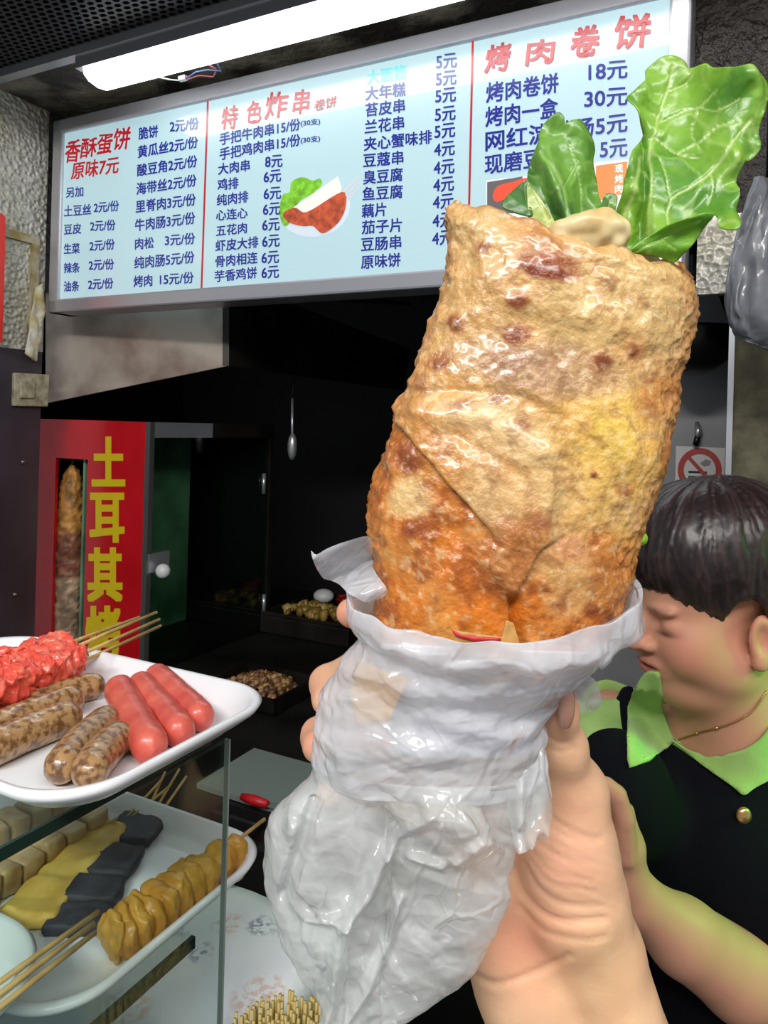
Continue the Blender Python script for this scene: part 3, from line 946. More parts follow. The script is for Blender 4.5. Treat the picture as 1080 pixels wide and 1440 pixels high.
c = on_z(435, 850, ZP + 0.08); a, b = c.dot(HX) + .10, c.dot(PX)
mb = MB().box(S(a - .2, b - .2, ZP), HX * .40, PX * .40, (0, 0, .066))
for q0, q1, q2, q3 in [(-.2, -.19, -.2, .2), (.19, .2, -.2, .2), (-.19, .19, -.2, -.19), (-.19, .19, .19, .2)]:
    mb.box(S(a + q0, b + q2, ZP + .066), HX * (q1 - q0), PX * (q3 - q2), (0, 0, .016))
tag(bevel(obj('food_pan', mb.vf, M_steel_dk, smooth_=False), .003), 'grey steel food pan far back beside the kebab cabinet', 'pan')
vf, cc = pile(60, S(a - .02, b - .10, ZP + 0.075), .12, .07, 0.02, [(170, 140, 70), (190, 160, 90), (140, 110, 50)], 8, 0.02)
tag(obj('yellow_shreds', vf, M_food, colors=cc), 'yellowish shredded food heaped on the far grey pan', 'food', kind='stuff')
vf, cc = pile(14, S(a + .03, b + .10, ZP + 0.075), .07, .04, 0.025, [(150, 30, 22), (130, 24, 20)], 9, 0.015)
tag(obj('red_sauce_meat', vf, M_food, colors=cc), 'small red meat pieces on the far grey pan', 'food', kind='stuff')
c = on_z(455, 838, ZP + 0.09)
tag(obj('white_sauce_bowl', MB().ball(c, (.045, .045, .03), 16).vf, M_white), 'small white bowl on the far grey pan behind the wrap', 'bowl')
# white sheet with a red-handled knife
c = on_z(385, 1115, ZP); a, b = c.dot(HX), c.dot(PX)
M_sheet = mat('white_sheet', C(120, 128, 126), 0.5, color2=C(120, 130, 128), noise_scale=8)
tag(obj('cutting_board', sbox(a - .16, a + .2, b - .07, b + .14, ZP, ZP + .012), M_sheet, smooth_=False), 'pale cutting board on the preparation counter between tray and bag', 'cutting board')
kn = thing('red_handled_knife', on_z(365, 1127, ZP + .02), 'knife with red handle lying on the pale cutting board', 'knife')
p0, p1 = on_z(340, 1120, ZP + .02), on_z(376, 1131, ZP + .02)
obj('handle', MB().tube([p0, p0.lerp(p1, .5), p1], [.007, .011, .008], 10).vf, mat('red_handle', C(190, 20, 30), 0.4), kn)
obj('blade', MB().prism([p1 + Vector((0, 0, -.006)), p1 + HX * .12 + Vector((0, 0, -.006)), p1 + HX * .11 + PX * .03 + Vector((0, 0, -.006)), p1 + PX * .02 + Vector((0, 0, -.006))], (0, 0, .002)).vf, M_alu, kn, smooth_=False)
c = on_z(333, 1160, ZP + .02); a, b = c.dot(HX), c.dot(PX)
tag(bevel(obj('black_box', sbox(a - .06, a + .05, b - .01, b + .03, ZP + .012, ZP + .04), M_black, smooth_=False), .004), 'small black box on the near edge of the cutting board', 'box')
# hanging steel ladle further back
ld = thing('ladle', P(411, 700, 2.7), 'shiny steel ladle hanging in the dark behind the cabinet', 'ladle')
obj('handle', MB().tube([P(411, 560, 2.7), P(411, 640, 2.7)], .005, 8).vf, M_alu, ld)
obj('bowl', MB().ball(P(411, 628, 2.7), (.018, .018, .05), 14).vf, M_alu, ld)
obj('hook', MB().tube([P(411, 560, 2.7), P(413, 540, 2.72), P(411, 425, 2.75)], .004, 8).vf, M_steel_dk, ld)

# ------------------------------------------------------------------ right side: sign, wok, grey bag
sg = thing('no_smoking_sign', on_b(986, 690, 2.19), 'white no smoking sign with red ring on the grey wall above her hair', 'sign')
WB = 2.193
q = [on_b(x, y, WB) for x, y in [(951, 627), (1020, 630), (1018, 697), (949, 694)]]
obj('plate', MB().prism(q, PX * -0.004).vf, mat('sign_white', C(226, 222, 222), 0.4), sg, smooth_=False)
v = []; f = []
for i in range(48):
    an = 2 * math.pi * i / 48
    for r in (22.5, 31): v.append(on_b(984 + r * math.cos(an), 661 + r * math.sin(an), WB - .0055))
f = [(2 * i, 2 * i + 1, (2 * i + 3) % 96, (2 * i + 2) % 96) for i in range(48)]
M_sgred = mat('sign_red', C(190, 60, 50), 0.4)
obj('ring', (v, f), M_sgred, sg, smooth_=False)
qq = lambda pts, d=.0055: ([on_b(x, y, WB - d) for x, y in pts], [tuple(range(len(pts)))])
obj('slash', qq([(965, 643), (969, 640), (1004, 678), (1000, 682)], .006), M_sgred, sg, smooth_=False)
obj('cigarette', qq([(968, 662), (994, 663), (994, 666), (968, 665)]), M_black, sg, smooth_=False)
obj('cigarette', qq([(968, 669), (994, 670), (994, 676), (968, 675)]), M_black, sg, smooth_=False)
obj('smoke_mark', qq([(984, 652), (992, 646), (1000, 648), (998, 654), (990, 656)]), mat('sign_grey', C(150, 140, 140), 0.5), sg, smooth_=False)
hk = thing('wall_hook', on_b(981, 610, 2.19), 'small metal hook on the grey wall just above the no smoking sign', 'hook')
obj('hook_body', MB().tube([on_b(980, 594, 2.18), on_b(982, 606, 2.17), on_b(980, 618, 2.17)], [.006, .01, .006], 8).vf, M_alu, hk)
obj('hook_clip', MB().tube([on_b(981, 614, 2.165), on_b(978, 626, 2.17)], .008, 8).vf, M_black, hk)
# black wok and black bag in the gap under the lintel
wk = thing('wok', P(975, 527, 1.8), 'black wok hanging under the lintel behind the right side of the wrap', 'wok')
v = []; nr, nc = 20, 48
c0 = P(975, 462, 1.8)
for i in range(nr):
    th = math.pi / 2 * i / (nr - 1)
    for j in range(nc):
        an = 2 * math.pi * j / nc
        v.append(c0 + Vector((.105 * math.cos(th) * math.cos(an), .105 * math.cos(th) * math.sin(an), -.112 * math.sin(th))))
wkb = obj('pan_body', (v, grid_faces(nr, nc, True)), mat('black_iron', C(18, 18, 18), 0.3), wk)
solid(wkb, .004)
obj('handle', MB().tube([c0 + Vector((-.10, 0, 0)), c0 + Vector((-.06, 0, .10)), c0 + Vector((.06, 0, .10)), c0 + Vector((.10, 0, 0))], .008, 8).tube([c0 + Vector((0, 0, .10)), c0 + Vector((0, .0, .22))], .005, 8).vf, M_black, wk)


def loft(rows, nr, nc, dfun=None, expo=1.0):
    """rows: (Lx,Ly,Rx,Ry,depth,thickness factor) control rings, given where the thing stands"""
    R = interp_poly(rows, nr)
    L2, R2 = R[:, 0:2], R[:, 2:4]
    c = (L2 + R2) / 2; h = (R2 - L2) / 2
    th = np.linspace(0, 2 * np.pi, nc, endpoint=False)
    co = np.sign(np.cos(th)) * np.abs(np.cos(th)) ** expo; si = np.sign(np.sin(th)) * np.abs(np.sin(th)) ** expo
    px = c[:, None, 0] + h[:, None, 0] * co; py = c[:, None, 1] + h[:, None, 1] * co
    hw = np.hypot(h[:, 0], h[:, 1])[:, None] * R[:, 4][:, None] / F
    d = R[:, 4][:, None] - hw * R[:, 5][:, None] * si
    return px, py, d, hw, th


def unproject(px, py, d):
    px = np.asarray(px).ravel(); py = np.asarray(py).ravel(); d = np.asarray(d).ravel()
    return np.array([0, 0, CZ]) + ((px - CX) / F * d)[:, None] * np.array(RT) + ((CY - py) / F * d)[:, None] * np.array(UP) + d[:, None] * np.array(FW)


px, py, d, hw, th = loft([(1062, 250, 1100, 250, 1.25, .8), (1046, 300, 1135, 300, 1.25, .7), (1030, 350, 1150, 345, 1.25, .6), (1018, 420, 1160, 415, 1.25, .6), (1024, 455, 1155, 460, 1.25, .5), (1048, 480, 1140, 490, 1.25, .35), (1085, 496, 1120, 500, 1.25, .15)], 60, 80)
V = unproject(px, py, d)
V = V + np.array(RT) * (ridged(V * np.array([1.2, 1.2, .35]), 26, 3)[:, None] - 1) * 0.006 + np.array(FW) * (ridged(V * np.array([1.2, 1.2, .25]), 16, 6, 2)[:, None] - 1) * 0.012
gb = thing('grey_bag', P(1085, 495, 1.25), 'crumpled grey plastic bag hanging at the upper right beside the lettuce', 'bag')
obj('sack', (V, grid_faces(60, 80, True)), mat('grey_film', C(128, 130, 138), 0.42, color2=C(90, 92, 98), noise_scale=14, coat=0.4), gb)
obj('hanging_cord', MB().tube([P(1082, 258, 1.25), P(1086, 60, 1.2), P(1095, -310, 1.1)], .006, 8).vf, M_black, gb)


# ------------------------------------------------------------------ front counter, glass case, trays
ZC = CZ - 0.47
M_counter = mat('counter_laminate', C(176, 178, 176), 0.4, color2=C(150, 152, 150), noise_scale=40)
tag(bevel(obj('front_counter', sbox(-1.3, -0.338, -0.25, 0.60, 0, ZC), M_counter, smooth_=False), 0.006), 'pale front counter under the glass food case', 'counter')


def floral():
    m = mat('floral_cloth', C(238, 240, 246), 0.55, bump=0.4, bump_scale=45, bump_dist=.004)
    nt = m.node_tree; N = nt.nodes; L = nt.links; b = N['Principled BSDF']
    tc = N.new('ShaderNodeTexCoord')
    v1 = N.new('ShaderNodeTexVoronoi'); v1.inputs['Scale'].default_value = 22; L.new(tc.outputs['Object'], v1.inputs['Vector'])
    nz = N.new('ShaderNodeTexNoise'); nz.inputs['Scale'].default_value = 130; L.new(tc.outputs['Object'], nz.inputs['Vector'])
    r1 = N.new('ShaderNodeMapRange'); r1.inputs['From Min'].default_value = 0.45; r1.inputs['From Max'].default_value = 0.32; L.new(v1.outputs['Distance'], r1.inputs['Value'])
    r2 = N.new('ShaderNodeMapRange'); r2.inputs['From Min'].default_value = 0.47; r2.inputs['From Max'].default_value = 0.55; L.new(nz.outputs['Fac'], r2.inputs['Value'])
    mu = N.new('ShaderNodeMath'); mu.operation = 'MULTIPLY'; L.new(r1.outputs[0], mu.inputs[0]); L.new(r2.outputs[0], mu.inputs[1])
    rp = N.new('ShaderNodeValToRGB'); rp.color_ramp.interpolation = 'CONSTANT'
    e = rp.color_ramp.elements; e[0].color = C(150, 158, 184); e[1].position = .62; e[1].color = C(232, 206, 196)
    sx = N.new('ShaderNodeSeparateColor'); L.new(v1.outputs['Color'], sx.inputs[0]); L.new(sx.outputs[0], rp.inputs['Fac'])
    mx = N.new('ShaderNodeMix'); mx.data_type = 'RGBA'; mx.inputs['A'].default_value = C(238, 240, 246)
    L.new(mu.outputs[0], mx.inputs['Factor']); L.new(rp.outputs['Color'], mx.inputs['B']); L.new(mx.outputs['Result'], b.inputs['Base Color'])
    return m


M_floral = floral()
# cloth on the counter, with a drop over its two free edges
v = []; na, nb = 90, 60
for i in range(na):
    for j in range(nb):
        a = -1.0 + 0.675 * i / (na - 1); b = -0.2 + 0.83 * j / (nb - 1); z = ZC + 0.003
        if a > -0.338: z -= (a + 0.338) * 2.5; a = -0.335 + (a + .338) * .25
        if b > 0.60: z -= (b - 0.60) * 2.2; b = 0.603 + (b - .60) * .3
        v.append(S(a, b, z))
v = np.array(v); wv_ = noise(v, 14, 3) * .0025 + ridged(v, 16, 4) * .002
v[:, 2] += np.abs(wv_)
cl = obj('floral_cloth', (v, grid_faces(na, nb)), M_floral); solid(cl, .001, 1)
tag(cl, 'white cloth with grey blue flower print on the counter under the glass case', 'cloth')
tag(bevel(obj('side_table', sbox(-0.31, 0.16, 0.50, 0.75, CZ - 0.75, CZ - 0.70), mat('blue_grey_laminate', C(126, 132, 150), 0.4, color2=C(110, 114, 132), noise_scale=8), smooth_=False), .004), 'blue grey table top beside the cloth at the bottom of the photo', 'table')

PA = -0.345
G_top = CZ - 0.236; G_low = CZ - 0.372
case = thing('glass_case', S(-0.65, 0.15, ZC), 'glass display case with skewer tray inside and sausage tray on top', 'display case')
M_glass = glass('case_glass', (0.90, 0.945, 0.925, 1))
M_gedge = mat('glass_edge', C(26, 48, 42), 0.15, spec=0.8)
M_gedge2 = mat('pale_glass_edge', C(150, 165, 160), 0.15, spec=0.8)
pn = obj('side_pane', sbox(PA - .004, PA, -0.2, 0.437, ZC + .004, G_top + .0015), M_glass, case, smooth_=False)
obj('pane_edge', sbox(PA - .0042, PA + .0002, 0.437, 0.4385, ZC + .004, G_top + .0015), M_gedge2, pn, smooth_=False)
ts = obj('top_shelf', sbox(-1.0, PA - .0215, -0.2, 0.440, G_top - .007, G_top), M_glass, case, smooth_=False)
obj('shelf_edge', sbox(PA - .0215, PA - .019, -0.2, 0.440, G_top - .0072, G_top + .0002), M_gedge, ts, smooth_=False)
ls = obj('lower_shelf', sbox(-1.0, PA - .014, -0.2, 0.418, G_low - .008, G_low), M_glass, case, smooth_=False)
obj('shelf_edge', sbox(PA - .014, PA - .0105, -0.2, 0.418, G_low - .0082, G_low + .0002), M_gedge, ls, smooth_=False)
fs = obj('front_pane', sbox(-1.0, PA - .006, -0.204, -0.2, ZC + .004, G_top - .008), M_glass, case, smooth_=False)
for a in (-1.0,):
    obj('side_pane', sbox(a - .004, a, -0.2, 0.44, ZC + .004, G_top - .008), M_glass, case, smooth_=False)


def tray(name, a1, b0, b1, width, zr, depth, label, cr=.045, flare=.018, lipw=.006, m=None):
    """shallow rectangular tray whose right edge is at a1"""
    t = thing(name, S(a1 - width / 2, (b0 + b1) / 2, zr - depth), label, 'tray')
    def ring(inset, z, r, n=14):
        pts = []
        A0, A1, B0, B1 = a1 - width + inset, a1 - inset, b0 + inset, b1 - inset
        for (ca, cb, s) in [(A1 - r, B1 - r, 0), (A0 + r, B1 - r, 90), (A0 + r, B0 + r, 180), (A1 - r, B0 + r, 270)]:
            for k in range(n):
                an = math.radians(s + 90 * k / (n - 1)); pts.append(S(ca + r * math.cos(an), cb + r * math.sin(an), z))
        return pts
    rings = [ring(lipw * .3, zr - .006, cr), ring(0, zr - .002, cr), ring(lipw * .4, zr, cr), ring(lipw, zr - .001, cr), ring(lipw + flare * .45, zr - depth * .55, cr * .9),
             ring(lipw + flare * .8, zr - depth * .92, cr * .8), ring(lipw + flare + .01, zr - depth + .002, cr * .7)]
    n = len(rings[0]); v = []; f = []
    for r in rings: v += r
    for i in range(len(rings) - 1):
        for k in range(n): f.append((i * n + k, i * n + (k + 1) % n, (i + 1) * n + (k + 1) % n, (i + 1) * n + k))
    f.append(tuple((len(rings) - 1) * n + k for k in range(n)))
    # underside
    und = [ring(lipw + flare * .45 - .003, zr - depth * .6, cr * .9), ring(lipw + flare + .01 - .002, zr - depth, cr * .7)]
    m0 = len(v)
    for r in und: v += r
    for k in range(n):
        f.append((k, m0 + k, m0 + (k + 1) % n, (k + 1) % n)); f.append((m0 + k, m0 + n + k, m0 + n + (k + 1) % n, m0 + (k + 1) % n))
    f.append(tuple(m0 + n + k for k in range(n))[::-1])
    fix_normals(obj('dish', (v, f), m or M_tray, t))
    return t


M_tray = mat('white_melamine', C(238, 240, 244), 0.22, spec=0.5)
tray('white_tray', -0.3285, 0.277, 0.484, 0.32, CZ - 0.21, 0.022, 'white plastic tray of sausages on top of the glass case')
tray('white_tray', -0.3525, 0.292, 0.516, 0.37, CZ - 0.35, 0.020, 'white plastic tray of tofu skewers inside the glass case')
tray('white_tray', -0.358, -0.08, 0.318, 0.30, CZ - 0.320, 0.027, 'empty milky white deep tray at the lower left corner of the glass case', cr=.06, m=mat('milky_plastic', C(222, 230, 230), 0.18, spec=.6, coat=.4))
TF = CZ - 0.230          # floor of the upper tray
TL = CZ - 0.368          # floor of the lower tray

# sausages
M_brown = mat('speckled_sausage', C(176, 138, 92), 0.28, coat=0.5, color2=C(96, 58, 34), noise_scale=210, ramp=(0.44, 0.60), noise_amt=.85, bump=0.35, bump_scale=240, detail=6)
nt = M_brown.node_tree
M_red = mat('red_sausage', C(226, 112, 94), 0.36, coat=0.25, color2=C(208, 82, 70), noise_scale=45, bump=0.25, bump_scale=140)


def sausage(name, p0, p1, r, m, label, group, bend=0.006, seed=1, square=False):
    a = on_z(p0[0], p0[1], TF + r); b = on_z(p1[0], p1[1], TF + r)
    ax = (b - a); ln = ax.length; ax.normalize(); side = Vector((0, 0, 1)).cross(ax).normalized(); upv = ax.cross(side)
    nr, nc = 44, 28; v = []
    for i in range(nr):
        s = i / (nr - 1); x = -r * .9 + (ln + 1.8 * r) * s
        e = min(s, 1 - s) * (ln + 1.8 * r) / (r * 1.15)
        rr = r * (1 if e >= 1 else max(0.0, 1 - (1 - e) ** (2.6 if square else 2.0)) ** .5)
        off = math.sin(s * math.pi) * bend
        for j in range(nc):
            an = 2 * math.pi * j / nc
            v.append(a + ax * x + side * (off + rr * math.cos(an)) + upv * (rr * math.sin(an)))
    v = np.array(v)
    nrm = v - np.repeat(np.array([np.mean(v[i * nc:(i + 1) * nc], 0) for i in range(nr)]), nc, 0)
    v = v + nrm * (noise(v, 60, seed) * .06 + noise(v, 200, seed) * .03)[:, None]
    f = grid_faces(nr, nc, True)
    o = obj(name, (v, f), m, None)
    return tag(o, label, 'sausage', group)


GB = 'speckled sausages on the white tray'
for k, (p0, p1, r, lb) in enumerate([
        ((14, 997), (132, 965), .0108, 'brown speckled sausage at the back, touching the raw red meat skewers'),
        ((-20, 1030), (100, 985), .0112, 'brown speckled sausage in the middle of the three parallel ones at the tray left'),
        ((-12, 1055), (95, 1010), .0122, 'brown speckled sausage at the front of the three parallel ones, cut by the photo edge'),
        ((88, 1078), (150, 1014), .0114, 'short brown speckled sausage at the tray front, left of the nearest one'),
        ((128, 1085), (168, 1038), .0118, 'nearest short brown speckled sausage, lying beside the red sausages')]):
    sausage('grilled_sausage', p0, p1, r, M_brown, lb, GB, seed=k + 2, bend=.003)
for k, (p0, p1, r, lb) in enumerate([
        ((168, 970), (211, 1048), .0122, 'red sausage nearest the brown speckled ones, left of three'),
        ((198, 964), (252, 1027), .0116, 'red sausage in the middle of the three red ones'),
        ((222, 952), (281, 1007), .0114, 'red sausage at the far right of the white tray')]):
    sausage('red_sausage', p0, p1, r, M_red, lb, 'red sausages on the white tray', seed=k + 12, bend=0, square=True)

# raw meat skewers
M_meat = mat('raw_red_meat', C(232, 84, 66), 0.3, coat=0.5, color2=C(248, 140, 112), noise_scale=55, ramp=(0.5, 0.72), noise_amt=.8, bump=0.5, bump_scale=90, bump_dist=.003)
M_bamboo = mat('bamboo', C(222, 184, 116), 0.5, color2=C(190, 150, 84), noise_scale=60, stretch=(1, 1, .2))
RZ = TF + 0.016


def slab(rows, z0, hgt, seed, nsub=70, nc=26, amp=.004, frq=60, lobes=0, expo=.8, lobeamp=.25):
    """strip of food lying on a tray: rows are (x, y, half width in pixels) along its mid line"""
    R = interp_poly(rows, nsub); v = []
    for i, (x, y, w) in enumerate(R):
        s = i / (nsub - 1)
        j = min(i + 1, nsub - 1); k = max(i - 1, 0)
        c = on_z(x, y, z0 + hgt * .5)
        t = (on_z(R[j][0], R[j][1], z0 + hgt * .5) - on_z(R[k][0], R[k][1], z0 + hgt * .5)).normalized()
        side = Vector((0, 0, 1)).cross(t).normalized()
        hw = w / F * c.y
        e = min(1, min(s, 1 - s) * 16) ** .5
        lob = 1.0
        if lobes: lob = 1 - lobeamp + lobeamp * abs(math.sin(math.pi * lobes * s)) ** .6
        for q in range(nc):
            an = 2 * math.pi * q / nc
            ca, sa = math.cos(an), math.sin(an)
            ca = math.copysign(abs(ca) ** expo, ca); sa = math.copysign(abs(sa) ** expo, sa)
            v.append(c + side * (hw * ca * e * lob) + Vector((0, 0, hgt * .5 * sa * e * lob)))
    v = np.array(v)
    v = v + np.stack([noise(v, frq, seed), noise(v, frq, seed + 5), noise(v, frq, seed + 9)], 1) * amp
    v[:, 2] = np.maximum(v[:, 2], z0 - .0005)
    f = grid_faces(nsub, nc, True); f.append(tuple(range(nc))[::-1]); f.append(tuple((nsub - 1) * nc + q for q in range(nc)))
    return v, f


for k, (r0, r1, tip, lb) in enumerate([
        ((-60, 962), (96, 908), (196, 868), 'raw red meat skewer at the back of the white tray'),
        ((-60, 978), (108, 916), (220, 861), 'raw red meat skewer second from the tray back'),
        ((-60, 996), (116, 926), (224, 871), 'raw red meat skewer third from the tray back'),
        ((-60, 1006), (112, 942), (226, 880), 'raw red meat skewer nearest the brown speckled sausages')]):
    sk = thing('meat_skewer', on_z(*r0, TF), lb, 'skewer', 'raw red meat skewers on the white tray')
    z0 = TF + .001 + (.014 if k in (0, 1, 2) else .0)
    mid = ((r0[0] + r1[0]) / 2, (r0[1] + r1[1]) / 2 - 2)
    vf = slab([(*r0, 17), (*mid, 19), (*r1, 19)], z0, .026, 20 + k, amp=.0042, frq=110, nsub=170, nc=48)
    vv_ = np.array(vf[0]); vv_ = vv_ + np.stack([noise(vv_, 240, 3), noise(vv_, 240, 5), noise(vv_, 240, 7)], 1) * .0022; vf = (vv_, vf[1])
    obj('meat', vf, M_meat, sk)
    a = on_z(*mid, z0 + .015); e = on_z(*tip, z0 + .02)
    obj('stick', MB().tube([a, e], .0016, 8).vf, M_bamboo, sk)

# food of the lower tray
M_tofu = mat('fried_tofu', C(202, 176, 128), 0.5, color2=C(168, 134, 84), noise_scale=50, bump=0.4, bump_scale=150)
M_yellow = mat('yellow_tofu_skin', C(226, 192, 92), 0.5, color2=C(196, 156, 60), noise_scale=40, bump=0.5, bump_scale=130)
M_blackt = mat('black_tofu', C(58, 58, 70), 0.6, color2=C(30, 30, 36), noise_scale=50, bump=0.6, bump_scale=140)
M_puff = mat('golden_puff', C(222, 168, 66), 0.42, color2=C(186, 128, 36), noise_scale=45, bump=0.4, bump_scale=120, coat=.15)


def sticks(par, pairs, z, r=.0013):
    for p0, p1 in pairs:
        obj('stick', MB().tube([on_z(*p0, z), on_z(*p1, z + .012)], r, 8).vf, M_bamboo, par)


def cubes(rows, n, z0, size, m, par, seed, tall=1.0):
    R = interp_poly(rows, n + 1)
    rnd = random.Random(seed)
    for i in range(n):
        a, b = on_z(R[i][0], R[i][1], z0), on_z(R[i + 1][0], R[i + 1][1], z0)
        t = (b - a); ln = t.length * .97; t.normalize(); sd = Vector((0, 0, 1)).cross(t)
        w = (R[i][2] + R[i + 1][2]) / 2 / F * a.y * (1 + rnd.uniform(-.06, .06)); hh = size * tall * (1 + rnd.uniform(-.08, .08))
        o = a - sd * w + Vector((0, 0, .0005))
        nn = 9; v = []
        bm = bmesh.new(); bmesh.ops.create_cube(bm, size=1.0); bmesh.ops.subdivide_edges(bm, edges=bm.edges[:], cuts=6, use_grid_fill=True)
        pts = np.array([tuple(q.co) for q in bm.verts]); fs_ = [tuple(q.index for q in fc.verts) for fc in bm.faces]; bm.free()
        nr_ = np.max(np.abs(pts), axis=1, keepdims=True) / (np.linalg.norm(pts, axis=1, keepdims=True) + 1e-9)
        pts = pts * (1 - .16 * (1 - nr_) / .42)
        W = np.array(a) + np.outer(pts[:, 0] + .5, np.array(t) * ln) + np.outer(pts[:, 1], np.array(sd) * 2 * w) + np.outer(pts[:, 2] + .5, (0, 0, hh)) + np.array([0, 0, .0008])
        W = W + np.stack([noise(W, 70, seed + i), noise(W, 70, seed + i + 3), noise(W, 70, seed + i + 6)], 1) * .0022
        W[:, 2] = np.maximum(W[:, 2], z0)
        obj('tofu_piece', (W, fs_), m, par)


s1 = thing('tofu_skewer', on_z(60, 1210, TL), 'pale fried tofu skewer in the lower tray, beside the yellow tofu skin', 'skewer')
cubes([(-45, 1285, 30), (140, 1165, 21)], 6, TL, .022, M_tofu, s1, 3)
sticks(s1, [((-45, 1300), (0, 1270)), ((138, 1168), (165, 1150))], TL + .006)
s2 = thing('tofu_skewer', on_z(20, 1160, TL), 'pale fried tofu skewer at the back left, seen over the glass shelf edge', 'skewer')
cubes([(-60, 1215, 30), (90, 1140, 26)], 5, TL, .022, M_tofu, s2, 23)
sticks(s2, [((88, 1142), (112, 1128))], TL + .006)
s3 = thing('tofu_skin_skewer', on_z(90, 1240, TL), 'yellow tofu skin skewer lying left of the black tofu skewer', 'skewer')
obj('tofu_skin', slab([(30, 1300, 44), (84, 1238, 38), (165, 1156, 27)], TL, .012, 41, lobes=4, lobeamp=.08, amp=.003, expo=.6), M_yellow, s3)
sticks(s3, [((168, 1160), (228, 1096)), ((176, 1156), (238, 1106))], TL + .006)
s4 = thing('black_tofu_skewer', on_z(150, 1240, TL), 'black tofu skewer across the middle of the lower tray', 'skewer')
cubes([(102, 1322, 47), (146, 1243, 42), (208, 1150, 34)], 4, TL, .010, M_blackt, s4, 9)
sticks(s4, [((198, 1160), (232, 1086)), ((208, 1156), (252, 1082)), ((220, 1152), (262, 1092))], TL + .005)
s5 = thing('tofu_puff_skewer', on_z(240, 1260, TL), 'golden braided tofu puff skewer along the right edge of the lower tray', 'skewer')
puff = slab([(145, 1322, 30), (200, 1292, 36), (265, 1245, 31), (345, 1192, 18)], TL, .034, 51, lobes=10, amp=.0035, nsub=180, nc=44)
pv = np.array(puff[0]); pv = pv + np.stack([noise(pv, 190, 3), noise(pv, 190, 5), noise(pv, 190, 7)], 1) * .0018; puff = (pv, puff[1])
obj('tofu_puff', puff, M_puff, s5)
sticks(s5, [((200, 1285), (372, 1152))], TL + .016, .0016)
# skewers sticking out of the near tray
for k, (p0, p1, lb) in enumerate([((-30, 1402), (138, 1282), 'bamboo skewer end over the black tofu, uppermost of three'), ((-30, 1420), (132, 1298), 'bamboo skewer end over the black tofu, middle of three'), ((-30, 1440), (134, 1311), 'bamboo skewer end over the black tofu, lowest of three')]):
    tag(obj('bamboo_skewer', MB().tube([on_z(*p0, CZ - .318), on_z(*p1, CZ - .318)], .0017, 8).vf, M_bamboo), lb, 'skewer', 'bamboo skewers over the near white tray')

# bundle of bare skewers standing in a cup on the side table
c = on_z(402, 1456, CZ - .42)
zc_ = CZ - 0.70
cup = thing('skewer_cup', Vector((c.x, c.y, zc_)), 'round cup holding the bundle of bare bamboo skewers', 'cup')
v = []; f = []
for r, z in [(.0, .001), (.034, .001), (.036, .16), (.0345, .16), (.0325, .004), (0, .004)]:
    for k in range(32):
        an = 2 * math.pi * k / 32; v.append((c.x + r * math.cos(an), c.y + r * math.sin(an), zc_ + z))
obj('cup_body', (v, grid_faces(6, 32, True)), mat('cup_plastic', C(120, 90, 60), 0.4), cup)
proto = None; rnd = random.Random(5)
for i in range(260):
    rr = math.sqrt((i + .5) / 260) * .0325; an = i * 2.39996
    x, y = c.x + rr * math.cos(an), c.y + rr * math.sin(an)
    if proto is None:
        proto = obj('bare_skewer', MB().tube([(x, y, zc_ + .005), (x, y, zc_ + .28)], .00125, 7).vf, mat('pale_bamboo', C(216, 196, 124), 0.5, color2=C(180, 156, 84), noise_scale=50), origin=(x, y, zc_))
        o = proto
    else:
        o = proto.copy(); COL.objects.link(o)
    o.location = (x, y, zc_ + rnd.uniform(-.0015, .0015))
    o.rotation_euler = (-(y - c.y) * .9 + rnd.uniform(-.012, .012), (x - c.x) * .9 + rnd.uniform(-.012, .012), 0)
    tag(o, 'bare bamboo skewer standing in the bundle at the bottom of the photo', 'skewer', 'bare bamboo skewers in the bundle')


# ------------------------------------------------------------------ the stuffed pancake wrap
D0 = 0.33
ROWS = [(580, 1060, 720, 1060), (552, 965, 775, 980), (530, 890, 846, 905), (525, 800, 880, 845), (521, 730, 895, 785), (534, 655, 908, 738), (557, 597, 932, 674), (579, 531, 947, 594),
        (604, 470, 955, 527), (625, 405, 976, 478), (636, 345, 984, 428), (632, 304, 977, 392), (640, 283, 958, 374)]
NR, NC = 230, 330
rows = [(*r, D0 + (i - 4) * 0.0015, 0.46) for i, r in enumerate(ROWS)]
px, py, d, hw, th = loft(rows, NR, NC, expo=.82)
V = unproject(px, py, d)
faces = grid_faces(NR, NC, True)
qx, qy = px.ravel(), py.ravel()
front = np.repeat(np.sin(th)[None], NR, 0).ravel()
# outward direction of each ring point
cen = np.repeat(V.reshape(NR, NC, 3).mean(1), NC, 0)
rad = V - cen; rad /= np.linalg.norm(rad, axis=1)[:, None] + 1e-9
# the outer layer overlaps the lower left one along this edge
LAYER = [(520, 600), (560, 590), (592, 628), (622, 668), (655, 706), (684, 738), (706, 768), (690, 796), (704, 822), (723, 840), (738, 812), (762, 772), (796, 748), (846, 742), (872, 760), (1100, 700), (1100, 150), (400, 150), (400, 600)]
STRIP = [(842, 775), (864, 757), (874, 810), (872, 856), (858, 872), (846, 850)]
n1 = noise(V, 90, 2) * 5
dl = poly_dist(qx + n1, qy + n1, LAYER); ds = poly_dist(qx, qy, STRIP)
fr = smooth(-.1, .3, front)
disp = smooth(2.5, -1.5, dl) * fr * .0030 * (1 - .85 * smooth(765, 800, qx)) + smooth(3, -1, ds) * fr * .0015
disp += fbm(V, 28, 1, 3) * .0022 + noise(V, 120, 4) * .0009 + noise(V, 320, 5) * .0005
crease = lambda pts, w: np.exp(-(poly_dist(qx, qy, pts, False) / w) ** 2) * fr
disp -= crease([(724, 842), (728, 865), (738, 905)], 7) * .006
disp -= crease([(640, 742), (660, 790), (690, 850), (720, 880)], 10) * .0015
disp += crease([(600, 860), (640, 800), (655, 745)], 22) * .002
